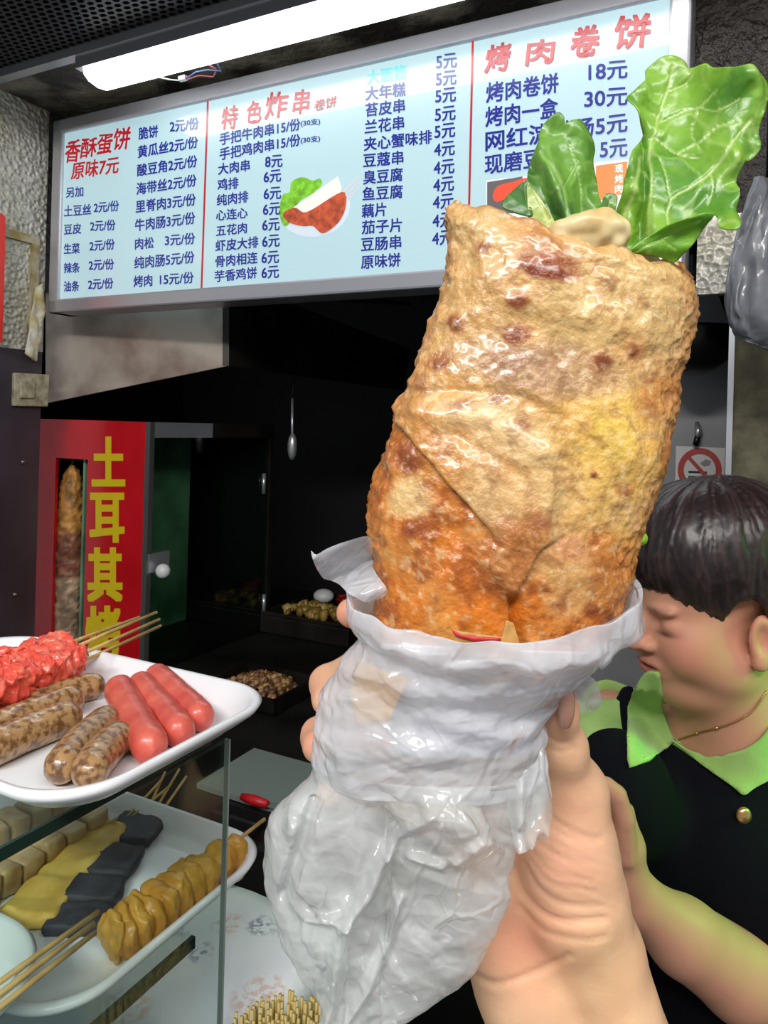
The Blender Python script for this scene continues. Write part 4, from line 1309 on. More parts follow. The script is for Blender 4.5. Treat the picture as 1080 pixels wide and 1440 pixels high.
disp -= crease([(560, 556), (640, 548), (720, 556), (800, 590)], 8) * .0014
disp += crease([(600, 580), (690, 590), (770, 640)], 16) * .0016
disp -= crease([(640, 610), (720, 660), (760, 700)], 9) * .0015
disp += crease([(690, 400), (760, 420), (900, 470)], 30) * .002
for x, y, r in [(690, 349, 14), (742, 374, 22), (783, 390, 18), (737, 425, 14), (731, 470, 15), (855, 392, 12), (650, 455, 12), (848, 507, 15), (575, 640, 16), (577, 745, 12)]:
    disp += np.exp(-((qx - x) ** 2 + (qy - y) ** 2) / (r * r)) * fr * .0016
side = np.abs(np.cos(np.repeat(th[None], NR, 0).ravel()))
disp += ridged(V, 130, 8, 2) * smooth(.75, 1, side) * .0016 - .0012
top = np.repeat(np.linspace(0, 1, NR)[:, None], NC, 1).ravel()
V = V + rad * disp[:, None]
axis = np.array(P(958, 374, D0) + P(640, 283, D0) - P(895, 785, D0) - P(521, 730, D0)); axis /= np.linalg.norm(axis)
V += axis * (smooth(.9, 1, top) * (noise(V, 75, 6) * .004 + noise(V, 220, 7) * .0015))[:, None]

# surface colours: dough, browned patches, egg, scorched blisters
L3 = lambda *c: np.array(lin(c))
col = np.tile(L3(208, 162, 100), (len(V), 1))
nA, nB, nC = fbm(V, 45, 11), fbm(V, 110, 12), fbm(V, 260, 13)


def blend(c, w):
    global col
    w = np.clip(w, 0, 1)[:, None]; col = col * (1 - w) + L3(*c) * w


def blob(c, x, y, rx, ry, amt, ang=0, jag=.45, hard=.5):
    ca, sa = math.cos(ang), math.sin(ang)
    u = ((qx - x) * ca + (qy - y) * sa) / rx; v_ = (-(qx - x) * sa + (qy - y) * ca) / ry
    blend(c, amt * smooth(1 + hard, 1 - hard, np.hypot(u, v_) + nA * jag + nB * jag * .5) * smooth(-.25, .15, front))


blend((212, 150, 76), smooth(.0, .6, nA) * .55)
blend((240, 208, 148), smooth(.05, .6, nB) * .55)
blob((214, 180, 118), 880, 420, 120, 70, .7)
blob((206, 172, 112), 700, 320, 70, 40, .6)
blob((232, 188, 84), 860, 620, 75, 90, .65)
blob((234, 200, 92), 870, 600, 40, 40, .6)
blob((226, 180, 96), 800, 700, 70, 50, .45)
blob((158, 118, 96), 790, 525, 95, 32, .62, .1)
blob((166, 126, 102), 700, 500, 60, 22, .4)
blob((236, 208, 156), 690, 610, 70, 40, .55, .3)
blob((222, 186, 132), 730, 690, 80, 50, .5)
low = smooth(3 + 14 * smooth(760, 800, qx), -3 - 14 * smooth(760, 800, qx), -dl) * smooth(-.25, .15, front)
blend((204, 118, 30), low * (.8 + .4 * nA))
blend((162, 78, 16), low * smooth(-.05, .5, nB + nA * .5) * .8)
blend((232, 164, 70), low * smooth(.15, .6, -nA) * .55)
blob((222, 190, 130), 580, 705, 34, 26, .75)
blob((218, 120, 20), 700, 858, 60, 30, .75)
blob((196, 100, 18), 660, 800, 60, 40, .45)
blob((178, 110, 52), 722, 780, 42, 62, .85, .2, .25)
blob((188, 120, 52), 690, 640, 60, 22, .35, .8)
blob((196, 124, 44), 620, 640, 34, 60, .7, -.5)
blob((192, 130, 62), 590, 590, 30, 36, .6)
blob((206, 164, 104), 806, 810, 44, 60, .7)
blob((206, 138, 96), 806, 776, 24, 16, .7)
blob((190, 118, 40), 858, 812, 17, 54, .9, 0, .2)
blob((186, 110, 34), 935, 640, 12, 34, .75, .1)
blob((190, 118, 44), 925, 560, 24, 40, .7, .4)
blob((176, 100, 36), 770, 345, 50, 22, .65, .6)
blob((150, 70, 22), 775, 375, 46, 19, .85, .1, .5, .4)
blob((120, 44, 14), 770, 382, 26, 10, .85, .1, .5, .4)
for x, y, rx, ry, a in [(690, 350, 13, 10, .7), (738, 424, 15, 12, .85), (731, 470, 17, 13, .9), (650, 457, 13, 12, .85), (622, 512, 18, 15, .75), (849, 509, 15, 13, .85), (896, 494, 13, 16, .7),
                       (574, 643, 17, 20, .9), (577, 745, 17, 12, .8), (855, 395, 16, 12, .35), (640, 455, 8, 8, .4), (655, 570, 20, 9, .5), (880, 690, 11, 12, .6), (838, 668, 5, 5, .8),
                       (600, 540, 10, 20, .5), (545, 660, 9, 30, .6), (760, 735, 22, 15, .5), (700, 560, 14, 8, .5), (735, 596, 12, 14, .5)]:
    blob((146, 66, 24), x, y, rx, ry, a, 0, .35, .45)
    blob((112, 44, 18), x, y + 2, rx * .5, ry * .5, a * .7, 0, .4, .5)
blend((150, 84, 34), smooth(.2, .55, nB + .5 * nC) * .45)
blend((240, 214, 160), smooth(.3, .6, -nC) * .35)
dc = poly_dist(qx + nB * 6, qy + nB * 6, [(688, 796), (706, 822), (723, 840), (738, 812), (764, 772), (770, 748), (742, 738), (712, 742), (703, 768)])
blend((168, 100, 44), smooth(5, -5, dc) * fr * (.75 + .3 * nC))
blend((214, 160, 96), smooth(5, -5, dc) * fr * smooth(.2, .5, nC) * .6)
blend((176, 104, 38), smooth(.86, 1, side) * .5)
blend((160, 84, 30), smooth(.975, 1, top) * .5)
wrap = thing('stuffed_pancake_wrap', P(690, 1000, D0), 'big golden fried pancake wrap held up in the middle of the photo', 'food')
M_wrap = mat('fried_dough', attr=True, rough=0.32, rough_var=.14, noise_scale=120, noise_amt=.25, ramp=(.2, .55), bump=0.6, bump_scale=330, bump_dist=.0020, sss=.15, sss_rad=(.006, .003, .001), coat=.55, coat_rough=.16)
# inner face of the roll's mouth
topring = V.reshape(NR, NC, 3)[-1]; ctop = topring.mean(0)
inner = []
for k in range(1, 9):
    s = k / 8
    inner.append(ctop + (topring - ctop) * (1 - .07 * min(1, k / 2)) - axis * (.026 * max(0, s - .12)))
inner.append(np.repeat((ctop - axis * .024)[None], NC, 0))
Vall = np.concatenate([V] + inner); nri = NR + len(inner)
cin = np.tile(L3(226, 196, 142), (NC * len(inner), 1))
obj('pancake', (Vall, grid_faces(nri, NC, True)), M_wrap, wrap, colors=np.concatenate([col, cin]))
# pale egg sheet showing at the mouth
S_ = SDF(P(760, 350, D0 - .03) - Vector((.01, .02, .01)), P(900, 280, D0 + .05) + Vector((.01, .02, .02)), .0012)
for x, y, dd, r in [(788, 332, .325, .0065), (806, 328, .322, .006), (826, 326, .320, .0065), (846, 319, .322, .0075), (858, 328, .326, .006), (800, 347, .33, .010), (835, 345, .33, .011)]:
    S_.ell(P(x, y, dd), (r * 1.3, r, r), k=.006)
EV, EF = S_.mesh(); EV = relax(EV, EF, 2); EV += normals(EV, EF) * (noise(EV, 140, 3) * .0020)[:, None]
obj('egg_filling', (EV, EF), mat('pale_egg', C(226, 206, 158), 0.4, color2=C(206, 176, 118), noise_scale=70, sss=.1, coat=.2), wrap)['label'] = 'pale egg filling'
SC_ = MB().tube([P(895, 756, .33), P(903, 758, .326)], [.0028, .0030], 12)
tag(obj('scallion_piece', SC_.vf, mat('bright_scallion', C(150, 210, 60), 0.35)), 'tiny bright green scallion ring stuck on the right edge of the wrap', 'vegetable')


# ------------------------------------------------------------------ lettuce
def leaf(name, outline, dfun, veins, label, base_col, dark_col, vein_col, step=3.0, rip=.004, seed=1, cell=55, n=5):
    pp = smooth_poly(outline, n)
    p2, ff = fill2d(pp, step)
    x, y = p2[:, 0], p2[:, 1]
    d = dfun(x, y)
    W = unproject(x, y, d)
    edge = -poly_dist(x, y, pp)
    er = smooth(45, 0, edge)
    dv = np.full(len(x), 1e9)
    vw = np.zeros(len(x))
    for pts, w in veins:
        q = poly_dist(x, y, interp_poly(pts, 20), False)
        vw = np.maximum(vw, smooth(w * 1.5, w * .3, q)); dv = np.minimum(dv, q / w)
    fw = np.array(FW)
    W = W + fw * (fbm(W, 34, seed, 2) * rip * (.5 + er) + noise(W, 85, seed + 3) * rip * er * .8 - ridged(W, cell, seed + 5, 1) * .0012 + .0012 + vw * .0010 + noise(W, 160, seed + 2) * .0004)[:, None]
    cb, cd, cv = L3(*base_col), L3(*dark_col), L3(*vein_col)
    t = smooth(-.35, .35, fbm(W, 30, seed + 8))[:, None]
    c = cb * t + cd * (1 - t)
    rr = smooth(.80, .98, ridged(W, cell, seed + 5, 1))[:, None] * .35
    c = c * (1 - rr) + cv * rr
    c = c * (1 - vw[:, None] * .85) + cv * vw[:, None] * .85
    o = obj(name, (W, ff), M_leaf, None, colors=c)
    solid(o, .0006)
    return tag(o, label, 'lettuce', 'lettuce leaves in the wrap')


M_leaf = mat('lettuce', attr=True, rough=.36, coat=.2, coat_rough=.2, bump=.35, bump_scale=170, bump_kind='veins', bump_dist=.0015, noise_amt=.15, noise_scale=110, sss=.3, sss_rad=(.002, .004, .001))
BIG = [(872, 352), (868, 330), (876, 262), (884, 220), (907, 191), (907, 179), (893, 151), (882, 136), (909, 110), (913, 92), (928, 80), (945, 79), (963, 87), (970, 96), (994, 92), (1015, 100), (1030, 102), (1050, 100), (1068, 107), (1082, 124),
       (1078, 150), (1072, 171), (1075, 204), (1066, 218), (1051, 226), (1041, 261), (1048, 300), (1043, 318), (1028, 323), (1014, 316), (1008, 303), (995, 300), (970, 320), (945, 340), (905, 350)]
VB = [([(876, 350), (884, 300), (892, 255), (900, 220)], 2.6), ([(912, 340), (918, 270), (916, 225), (924, 180), (938, 130), (945, 95)], 2.2), ([(938, 330), (945, 281), (975, 262), (1005, 238), (1035, 195), (1058, 165)], 2.2),
      ([(945, 281), (936, 240), (930, 222)], 1.5), ([(1000, 242), (1004, 270), (1000, 285)], 1.5), ([(930, 170), (960, 158), (985, 150), (1005, 130)], 1.5), ([(985, 150), (1010, 155), (1040, 138)], 1.3),
      ([(924, 190), (955, 215), (985, 222)], 1.3), ([(955, 215), (985, 200), (1010, 178)], 1.2), ([(938, 130), (962, 118), (975, 105)], 1.2), ([(1010, 178), (1035, 170)], 1.1), ([(918, 260), (902, 240)], 1.2), ([(985, 150), (975, 190), (990, 215)], 1.1)]


def dbig(x, y):
    fold = np.exp(-((x - (905 - (y - 190) * .02)) / 9.0) ** 2) * smooth(160, 210, y)
    return .334 - .012 * smooth(960, 1080, x) + .020 * smooth(330, 80, y) + fold * .010 - .012 * smooth(250, 320, y) * smooth(960, 1040, x) + .008 * np.sin((x - 900) / 30.0) * smooth(300, 120, y) + .006 * smooth(905, 870, x)


leaf('lettuce_leaf', BIG, dbig, VB, 'large ruffled green lettuce leaf rising from the right of the wrap', (126, 172, 56), (84, 138, 38), (184, 210, 126), seed=4, rip=.006)
LOBE = [(885, 356), (893, 345), (915, 330), (938, 317), (960, 309), (976, 304), (992, 299), (1006, 300), (997, 313), (985, 328), (972, 345), (960, 358), (948, 369), (930, 362), (905, 358)]
leaf('lettuce_leaf', LOBE, lambda x, y: .322 - .008 * smooth(340, 300, y) + .004 * smooth(345, 370, y), [([(890, 354), (930, 335), (985, 308)], 1.4), ([(930, 335), (950, 350)], 1.1)],
     'folded lower lobe of lettuce in front of the large leaf', (128, 178, 54), (96, 152, 40), (170, 204, 104), step=2.5, seed=14, rip=.002)
MID = [(748, 312), (738, 285), (741, 255), (747, 228), (757, 200), (758, 190), (765, 174), (783, 159), (792, 163), (795, 173), (806, 170), (820, 171), (831, 190), (838, 208), (836, 225), (841, 255), (848, 295), (846, 315), (800, 320)]
leaf('lettuce_leaf', MID, lambda x, y: .337 + .010 * smooth(300, 170, y) - .011 * np.exp(-((x - (772 + (y - 230) * .35)) / 14.0) ** 2) * smooth(180, 230, y) + .006 * smooth(800, 840, x),
     [([(800, 318), (792, 270), (776, 235), (762, 210)], 1.8), ([(790, 265), (812, 230)], 1.2), ([(820, 315), (815, 260), (800, 200)], 1.2)], 'darker upright lettuce leaf in the middle of the wrap mouth', (104, 152, 56), (58, 106, 42), (150, 186, 104), step=2.5, seed=24, rip=.003)
SMALL = [(706, 292), (711, 279), (722, 268), (733, 258), (742, 252), (746, 262), (744, 285), (748, 305), (730, 303)]
leaf('lettuce_leaf', SMALL, lambda x, y: .329 + .006 * smooth(300, 255, y), [([(742, 302), (738, 275), (738, 258)], 1.3)], 'small dark lettuce tip at the left of the wrap mouth', (70, 112, 52), (36, 72, 38), (120, 160, 90), step=2, seed=34, rip=.002)
STEM = [(744, 300), (741, 268), (744, 256), (752, 266), (764, 284), (778, 308), (782, 322), (752, 312)]
leaf('lettuce_leaf', STEM, lambda x, y: .327 + .003 * smooth(300, 255, y), [([(748, 260), (772, 308)], 2.0)], 'pale yellow green lettuce rib left of the middle leaf', (168, 186, 96), (130, 160, 70), (206, 216, 150), step=2, seed=44, rip=.001)
RIB = [(845, 300), (848, 278), (856, 272), (868, 276), (866, 292), (862, 312), (848, 316)]
leaf('lettuce_leaf', RIB, lambda x, y: .339 + .0 * x, [([(850, 310), (858, 280)], 1.4)], 'small green lettuce scrap between the two upright leaves', (110, 150, 60), (84, 126, 50), (170, 200, 120), step=2, seed=54, rip=.001)

# ------------------------------------------------------------------ paper sleeve and plastic bag
M_kraft = mat('kraft_paper', C(196, 150, 84), 0.6, color2=C(176, 128, 66), noise_scale=40)
M_kyel = mat('yellow_paper', C(222, 164, 48), 0.5)
pap = thing('paper_sleeve', P(640, 960, .29), 'brown and yellow paper sleeve round the wrap inside the plastic bag', 'paper sleeve')
# sleeve: the front of the roll wrapped in paper, just outside the dough
prow = [(556, 1060, 735, 1062, D0, .54), (535, 965, 790, 980, D0, .54), (520, 905, 846, 918, D0, .54)]
ppx, ppy, pd, _, pth = loft(prow, 30, 120, expo=.82)
sl_ = np.where(np.sin(pth) > -.2)[0]
ppx, ppy, pd = ppx[:, sl_], ppy[:, sl_], pd[:, sl_]
PV = unproject(ppx, ppy + 22 * np.sin(pth)[None, sl_] * 0, pd)
PV = PV + np.array(FW) * (noise(PV, 60, 3) * .0012)[:, None]
so = obj('sleeve', (PV, grid_faces(30, len(sl_))), mat('white_paper', C(226, 222, 222), .6, color2=C(196, 194, 206), noise_scale=16), pap); solid(so, .0004)
def paper(name, poly, d, m, parent, label=None):
    p2, ff = fill2d(poly, 4)
    W = unproject(p2[:, 0], p2[:, 1], d(p2[:, 0], p2[:, 1]) + noise(np.c_[p2, p2[:, :1]], .05, 2) * .0008)
    o = obj(name, (W, ff), m, parent); solid(o, .0004)
    if label: o['label'] = label
    return o
dsl = lambda x, y: D0 - .0285 * np.sqrt(np.maximum(0.05, 1 - ((x - 660) / 165.0) ** 2))
paper('printed_patch', [(497, 950), (508, 932), (575, 955), (560, 985), (548, 1012), (500, 1018), (494, 985)], lambda x, y: dsl(x, y) - .001, M_kyel, pap, 'yellow printed patch')
paper('folded_flap', [(636, 886), (706, 896), (712, 872), (722, 876), (733, 912), (728, 925), (700, 930), (640, 915)], lambda x, y: dsl(x, y) - .0065, M_kraft, pap, 'brown folded flap')
paper('red_edge', [(634, 884), (650, 893), (676, 896), (704, 897), (704, 901), (668, 902), (640, 894)], lambda x, y: dsl(x, y) - .0075, mat('red_print', C(196, 40, 56), .5), pap, 'red printed edge')

M_bag = film('bag_film', C(240, 242, 248), 0.58, .13, .30, .12, .30, True)
M_bag2 = film('thin_bag_film', C(238, 241, 241), 0.57, .11, .35, .13, .40, True)
bag = thing('plastic_bag', P(560, 1300, .33), 'crumpled white plastic bag wrapped round the lower end of the pancake wrap', 'bag')


def crumple(W, amp, seed, aniso=(1, 1, .55), f0=22, edge=1.0):
    q = W * np.array(aniso)
    return ((ridged(q, f0, seed, 3) - 1.0) * amp + np.abs(noise(W, f0 * 2.4, seed + 6)) * amp * .5 * edge)


# cuff rows: left, right, depth, thickness, sag of the ring in pixels
CUFF = [(494, 833, 894, 832, .325, .64, 74), (502, 862, 890, 876, .325, .62, 62), (500, 892, 862, 912, .325, .60, 50), (482, 930, 800, 962, .325, .60, 36), (462, 968, 784, 985, .327, .56, 34), (444, 1005, 772, 1022, .329, .54, 34),
        (436, 1045, 764, 1060, .33, .52, 36), (437, 1082, 768, 1095, .33, .50, 44)]
nr, nc = 170, 330
R = interp_poly(CUFF, nr)
bx, by, bd, bh, bt = loft(R[:, :6].tolist(), nr, nc)
sag = R[:, 6][:, None] * np.sin(bt)[None]
by = by + sag
BV = unproject(bx, by, bd)
bc = np.repeat(BV.reshape(nr, nc, 3).mean(1), nc, 0); br = BV - bc; br[:, 2] = 0; br /= np.linalg.norm(br, axis=1)[:, None] + 1e-9
tt = np.repeat(np.linspace(0, 1, nr)[:, None], nc, 1).ravel()
BV = BV + br * ((creased(BV, 30, 3, 6, (.5, .5, 1.6)) * .0028 + creased(BV, 75, 8, 6, (.6, .6, 1.2)) * .0011 + creased(BV, 160, 18, 6) * .0004) * smooth(.0, .15, tt) + noise(BV, 30, 9) * .0016)[:, None]
# horizontal stretch folds of the tight film
BV = BV + br * (np.sin(BV[:, 2] * 420 + noise(BV, 20, 5) * 5) * .0006)[:, None]
obj('cuff', (BV, grid_faces(nr, nc, True)), M_bag, bag)
# rolled lip at the mouth
mb = MB()
lip = BV.reshape(nr, nc, 3)[1]
fl = BV.reshape(nr, nc, 3)[:int(nr * .22)]
no_ = 18; lv = []
for k in range(no_):
    s = k / (no_ - 1)
    src = BV.reshape(nr, nc, 3)[int(s * nr * .24)]
    ctr = src.mean(0); o_ = src - ctr; o_[:, 2] = 0; o_ /= np.linalg.norm(o_, axis=1)[:, None]
    up_ = .0035 * math.sin(math.pi * min(1, s * 3)) if s < .34 else 0
    lv.append(src + o_ * (.0012 + .0042 * math.sin(math.pi * s) ** .6) + np.array([0, 0, up_]))
lv = np.concatenate(lv)
lv = lv + noise(lv, 70, 21)[:, None] * np.array([.0012, .0012, .0018])
obj('rolled_lip', (lv, grid_faces(no_, nc, True)), M_bag, bag)
# hanging lower part
POUCH = [(437, 1072, 768, 1085, .328, .52, 30), (428, 1098, 772, 1112, .328, .48, 28), (398, 1125, 768, 1150, .328, .44, 20), (374, 1165, 738, 1192, .328, .42, 10), (368, 1215, 722, 1225, .328, .42, 4), (378, 1280, 706, 1275, .328, .42, 0), (392, 1325, 690, 1318, .328, .4, 0), (425, 1372, 652, 1372, .328, .36, 0),
         (455, 1412, 600, 1420, .328, .3, 0), (452, 1455, 560, 1455, .328, .25, 0), (440, 1500, 545, 1500, .328, .2, 0)]
nr2, nc2 = 300, 340
R = interp_poly(POUCH, nr2)
bx, by, bd, bh, bt = loft(R[:, :6].tolist(), nr2, nc2)
by = by + R[:, 6][:, None] * np.sin(bt)[None]
W2 = unproject(bx, by, bd)
bc = np.repeat(W2.reshape(nr2, nc2, 3).mean(1), nc2, 0); br = W2 - bc; br[:, 2] *= .2; br /= np.linalg.norm(br, axis=1)[:, None] + 1e-9
tt = np.repeat(np.linspace(0, 1, nr2)[:, None], nc2, 1).ravel()
dirv = W2.copy(); dirv[:, 0] += dirv[:, 2] * .45
W2 = W2 + br * ((creased(dirv, 18, 31, 7, (1.5, 1.5, .45)) * .0075 + creased(dirv, 45, 36, 8, (1.2, 1.2, .8)) * .0034 + creased(W2, 110, 46, 8) * .0009 + noise(W2, 25, 35) * .003) * smooth(0, .12, tt) * (1 - .6 * smooth(.6, 1, np.abs(np.repeat(np.cos(bt)[None], nr2, 0).ravel()))) - .0015)[:, None]
bx_, by_, _ = pix(W2)
for pts, w, a in [([(545, 1190), (520, 1250), (480, 1300), (470, 1400), (455, 1440)], 9, .007), ([(560, 1260), (545, 1320), (520, 1380), (480, 1440)], 7, .006), ([(430, 1285), (460, 1290), (490, 1286)], 6, .005), ([(600, 1150), (560, 1170), (545, 1190)], 8, .004), ([(440, 1130), (420, 1200), (400, 1260)], 9, -.006), ([(690, 1180), (640, 1210)], 6, .004), ([(575, 1200), (620, 1215)], 6, .004)]:
    W2 = W2 - np.array(FW) * (np.exp(-(poly_dist(bx_, by_, pts, False) / w) ** 2) * (np.repeat(np.sin(bt)[None], nr2, 0).ravel() > 0) * a)[:, None]
obj('pouch', (W2, grid_faces(nr2, nc2, True)), M_bag2, bag)


def flap(name, poly, dfun, amp, seed, m, f0=40):
    p2, ff = fill2d(smooth_poly(poly, 4), 2.6)
    W = unproject(p2[:, 0], p2[:, 1], dfun(p2[:, 0], p2[:, 1]))
    W = W + np.array(FW) * (creased(W, f0, seed, 6) * amp * .8 + creased(W, 120, seed + 3, 6) * .0008)[:, None]
    return obj(name, (W, ff), m, bag)


flap('ear', [(438, 775), (446, 778), (462, 770), (490, 760), (522, 756), (524, 800), (545, 830), (520, 845), (497, 838), (472, 820), (452, 808)], lambda x, y: .318 - .008 * np.sin((y - 760) / 14.0 + (x - 440) / 30.0), .006, 41, M_bag)
flap('ear', [(812, 955), (830, 950), (842, 968), (848, 995), (838, 1006), (818, 1004), (806, 985)], lambda x, y: .345 - .006 * np.sin((x - 800) / 9.0), .005, 47, M_bag2)
flap('ruffle', [(716, 1120), (740, 1085), (764, 1050), (770, 1085), (778, 1132), (772, 1165), (752, 1184), (728, 1196), (720, 1170)], lambda x, y: .300 - .006 * np.sin((x - 720) / 8.0), .007, 53, M_bag2)
flap('ruffle', [(846, 905), (880, 870), (892, 830), (897, 850), (893, 880), (872, 915), (845, 942)], lambda x, y: .322 - .004 * np.sin((x - 840) / 8.0), .003, 57, M_bag)


# ------------------------------------------------------------------ the hand that holds the wrap
def px_r(r, d): return r / F * d


def chain_px(s, pts, k=.006):
    for (a, b) in zip(pts[:-1], pts[1:]):
        s.cone(P(*a[:3]), P(*b[:3]), px_r(a[3], a[2]), px_r(b[3], b[2]), k)


H = SDF((-.075, .285, CZ - .55), (.26, .445, CZ - .065), .0017)
chain_px(H, [(1000, 1900, .345, 92), (905, 1560, .37, 74), (836, 1335, .375, 62)], .012)
chain_px(H, [(900, 1900, .345, 88), (788, 1560, .37, 70), (735, 1390, .376, 60)], .012)
chain_px(H, [(836, 1335, .375, 60), (806, 1265, .372, 70), (796, 1190, .370, 66), (806, 1112, .366, 43), (793, 1050, .350, 27), (786, 1000, .340, 22), (784, 978, .336, 18)], .010)
chain_px(H, [(735, 1385, .378, 58), (712, 1325, .380, 54), (690, 1220, .388, 54), (665, 1140, .394, 46)], .012)
H.ell(P(745, 1230, .394), (.030, .016, .045), k=.014)
KN = [[(748, 1290, .388, 40), (700, 1010, .392, 33), (590, 905, .396, 27), (518, 868, .382, 24), (492, 862, .368, 20)],
      [(740, 1300, .390, 40), (672, 1060, .398, 33), (512, 938, .404, 28), (463, 962, .384, 26), (460, 985, .366, 23)],
      [(725, 1310, .390, 40), (652, 1110, .398, 32), (500, 1022, .404, 28), (450, 1036, .384, 26), (447, 1050, .366, 23)],
      [(715, 1310, .390, 38), (645, 1160, .396, 30), (525, 1112, .400, 25), (470, 1110, .386, 22), (462, 1118, .370, 19)]]
for q in KN:
    chain_px(H, q[:2], .012); chain_px(H, q[1:], .004)
HV, HF = H.mesh(); HV = relax(HV, HF, 3)
HN = normals(HV, HF)
hx, hy, hd = pix(HV)
facing = smooth(.0, .5, -HN[:, 1])
crs = [([(772, 1148), (796, 1164), (826, 1178), (846, 1178)], 3.0, .0010), ([(768, 1158), (800, 1176), (835, 1186)], 3, .0007), ([(722, 1222), (735, 1255), (765, 1285), (805, 1296), (850, 1292)], 4.5, .0016),
       ([(735, 1212), (758, 1250), (795, 1272), (848, 1276)], 3.5, .0010), ([(730, 1275), (765, 1310), (815, 1322), (850, 1318)], 4, .0010), ([(668, 1372), (700, 1383), (745, 1370), (800, 1345)], 5, .0014),
       ([(768, 1035), (785, 1046), (800, 1044)], 3, .0008), ([(770, 1052), (788, 1058), (806, 1052)], 3, .0006), ([(745, 1195), (775, 1225), (830, 1240)], 3, .0005), ([(750, 1180), (790, 1205), (840, 1215)], 3, .0005), ([(742, 1205), (775, 1240), (840, 1255)], 3, .0006)]
dep = np.zeros(len(HV))
for pts, w, a in crs: dep += np.exp(-(poly_dist(hx, hy, interp_poly(pts, 16), False) / w) ** 2) * a * facing
wr = np.sin((hy - .45 * hx) * .42 + noise(HV, 40, 3) * 2) * .00012 * smooth(1140, 1180, hy) * smooth(1310, 1270, hy) * smooth(740, 770, hx) * facing
HV = HV - HN * (dep - wr - noise(HV, 60, 4) * .0006 - noise(HV, 300, 2) * .00008)[:, None]
hc = np.tile(L3(234, 188, 150), (len(HV), 1))


def hb(c, x, y, r, a):
    global hc
    w = np.clip(a * np.exp(-((hx - x) ** 2 + (hy - y) ** 2) / (r * r)), 0, 1)[:, None]; hc = hc * (1 - w) + L3(*c) * w


hb((226, 150, 122), 735, 1320, 60, .8); hb((230, 168, 140), 790, 1215, 60, .7); hb((236, 172, 140), 800, 1130, 40, .5); hb((222, 140, 122), 785, 985, 35, .8)
hb((226, 150, 126), 490, 865, 35, .9); hb((230, 166, 138), 440, 980, 50, .7); hb((226, 156, 130), 440, 1050, 40, .8); hb((236, 196, 146), 870, 1380, 80, .6)
t = smooth(-.3, .5, fbm(HV, 45, 7))[:, None]; hc = hc * (1 - .18 * t) + L3(222, 158, 124) * .18 * t
M_skin = mat('skin', attr=True, rough=.45, spec=.4, sss=.25, sss_rad=(.010, .004, .002), bump=.25, bump_scale=420, bump_dist=.0006)
hand = thing('hand', P(900, 1700, .36), 'bare right hand and forearm holding the wrapped pancake from behind', 'hand')
obj('hand_body', (HV, HF), M_skin, hand, colors=hc)
NS = SDF(P(770, 1040, .30), P(830, 950, .36), .0008)
NS = SDF((.070, .30, CZ - .155), (.105, .36, CZ - .105), .0007)
NS.ell(P(796, 992, .325), (.0040, .0034, .0108), k=.002)
NV, NF = NS.mesh()
if len(NV): obj('thumb_nail', (NV, NF), mat('nail', C(176, 128, 108), .12, coat=.8, spec=.6), hand)['label'] = 'glossy brownish thumb nail'


# ------------------------------------------------------------------ the woman behind the stall
DW = .85
woman = thing('person', Vector((.43, .92, 0)), 'woman with short dark hair, light green collared shirt and black pinafore, looking down', 'person')
phi, psi = math.radians(10), math.radians(6)
fh = Vector((-math.cos(phi), -math.sin(phi), 0)); sd_ = Vector((math.sin(phi), -math.cos(phi), 0)); uh = Vector((0, 0, 1))
Rp = Matrix.Rotation(psi, 3, sd_)
f1 = Rp @ fh
if f1.z > 0: Rp = Matrix.Rotation(-psi, 3, sd_); f1 = Rp @ fh
u1 = Rp @ uh
HC = P(1000, 842, .87)
MH = np.array([tuple(f1), tuple(sd_), tuple(u1)]).T       # columns: forward, near side, up


def hp_(f, s, u): return np.array(HC) + MH @ np.array([f, s, u])


B = SDF((.13, .60, CZ - .98), (.62, 1.12, CZ - .05), .0032)
E = lambda c, r, k=.010, op='add': B.ell(hp_(*c), r, MH, k, op)
E((-.015, 0, .045), (.092, .076, .080)); E((.030, 0, -.028), (.056, .062, .078), .02); E((.046, 0, .030), (.040, .056, .046), .02)


def limb(pts, k=.012):
    chain_px(B, pts, k)


B.cone(hp_(-.012, 0, -.06), hp_(-.035, 0, -.20), .056, .062, .02)
# torso, in the stall
TC = P(1010, 1230, .90)
phb = math.radians(48)
fb = Vector((-math.cos(phb), -math.sin(phb), 0)); sb = Vector((math.sin(phb), -math.cos(phb), 0))
MT = np.array([tuple(fb), tuple(sb), (0, 0, 1)]).T
tp = lambda f, s, u: np.array(TC) + MT @ np.array([f, s, u])
T = SDF((.02, .60, CZ - 1.02), (.66, 1.22, CZ - .22), .0040)
for X in (T,):
    X.ell(tp(0, 0, -.02), (.098, .150, .20), MT, .03)
    X.ell(tp(.045, .05, .03), (.062, .075, .075), MT, .04); X.ell(tp(.045, -.06, .03), (.062, .075, .075), MT, .04)
    X.ell(tp(.01, 0, -.25), (.115, .155, .22), MT, .04)
    X.cone(tp(-.02, .14, .125), tp(-.02, -.15, .135), .050, .050, .04)          # shoulders
    X.cone(tp(-.02, 0, .12), tp(-.03, 0, .20), .075, .066, .03)
    X.cone(tp(-.02, -.15, .130), P(808, 1120, .90), .050, .042, .02)            # far sleeve
    X.cone(tp(-.02, .15, .120), P(1135, 1210, .80), .056, .052, .02)            # near sleeve
TS = T.copy()
TP = T.points(); tx, ty, td = pix(TP)
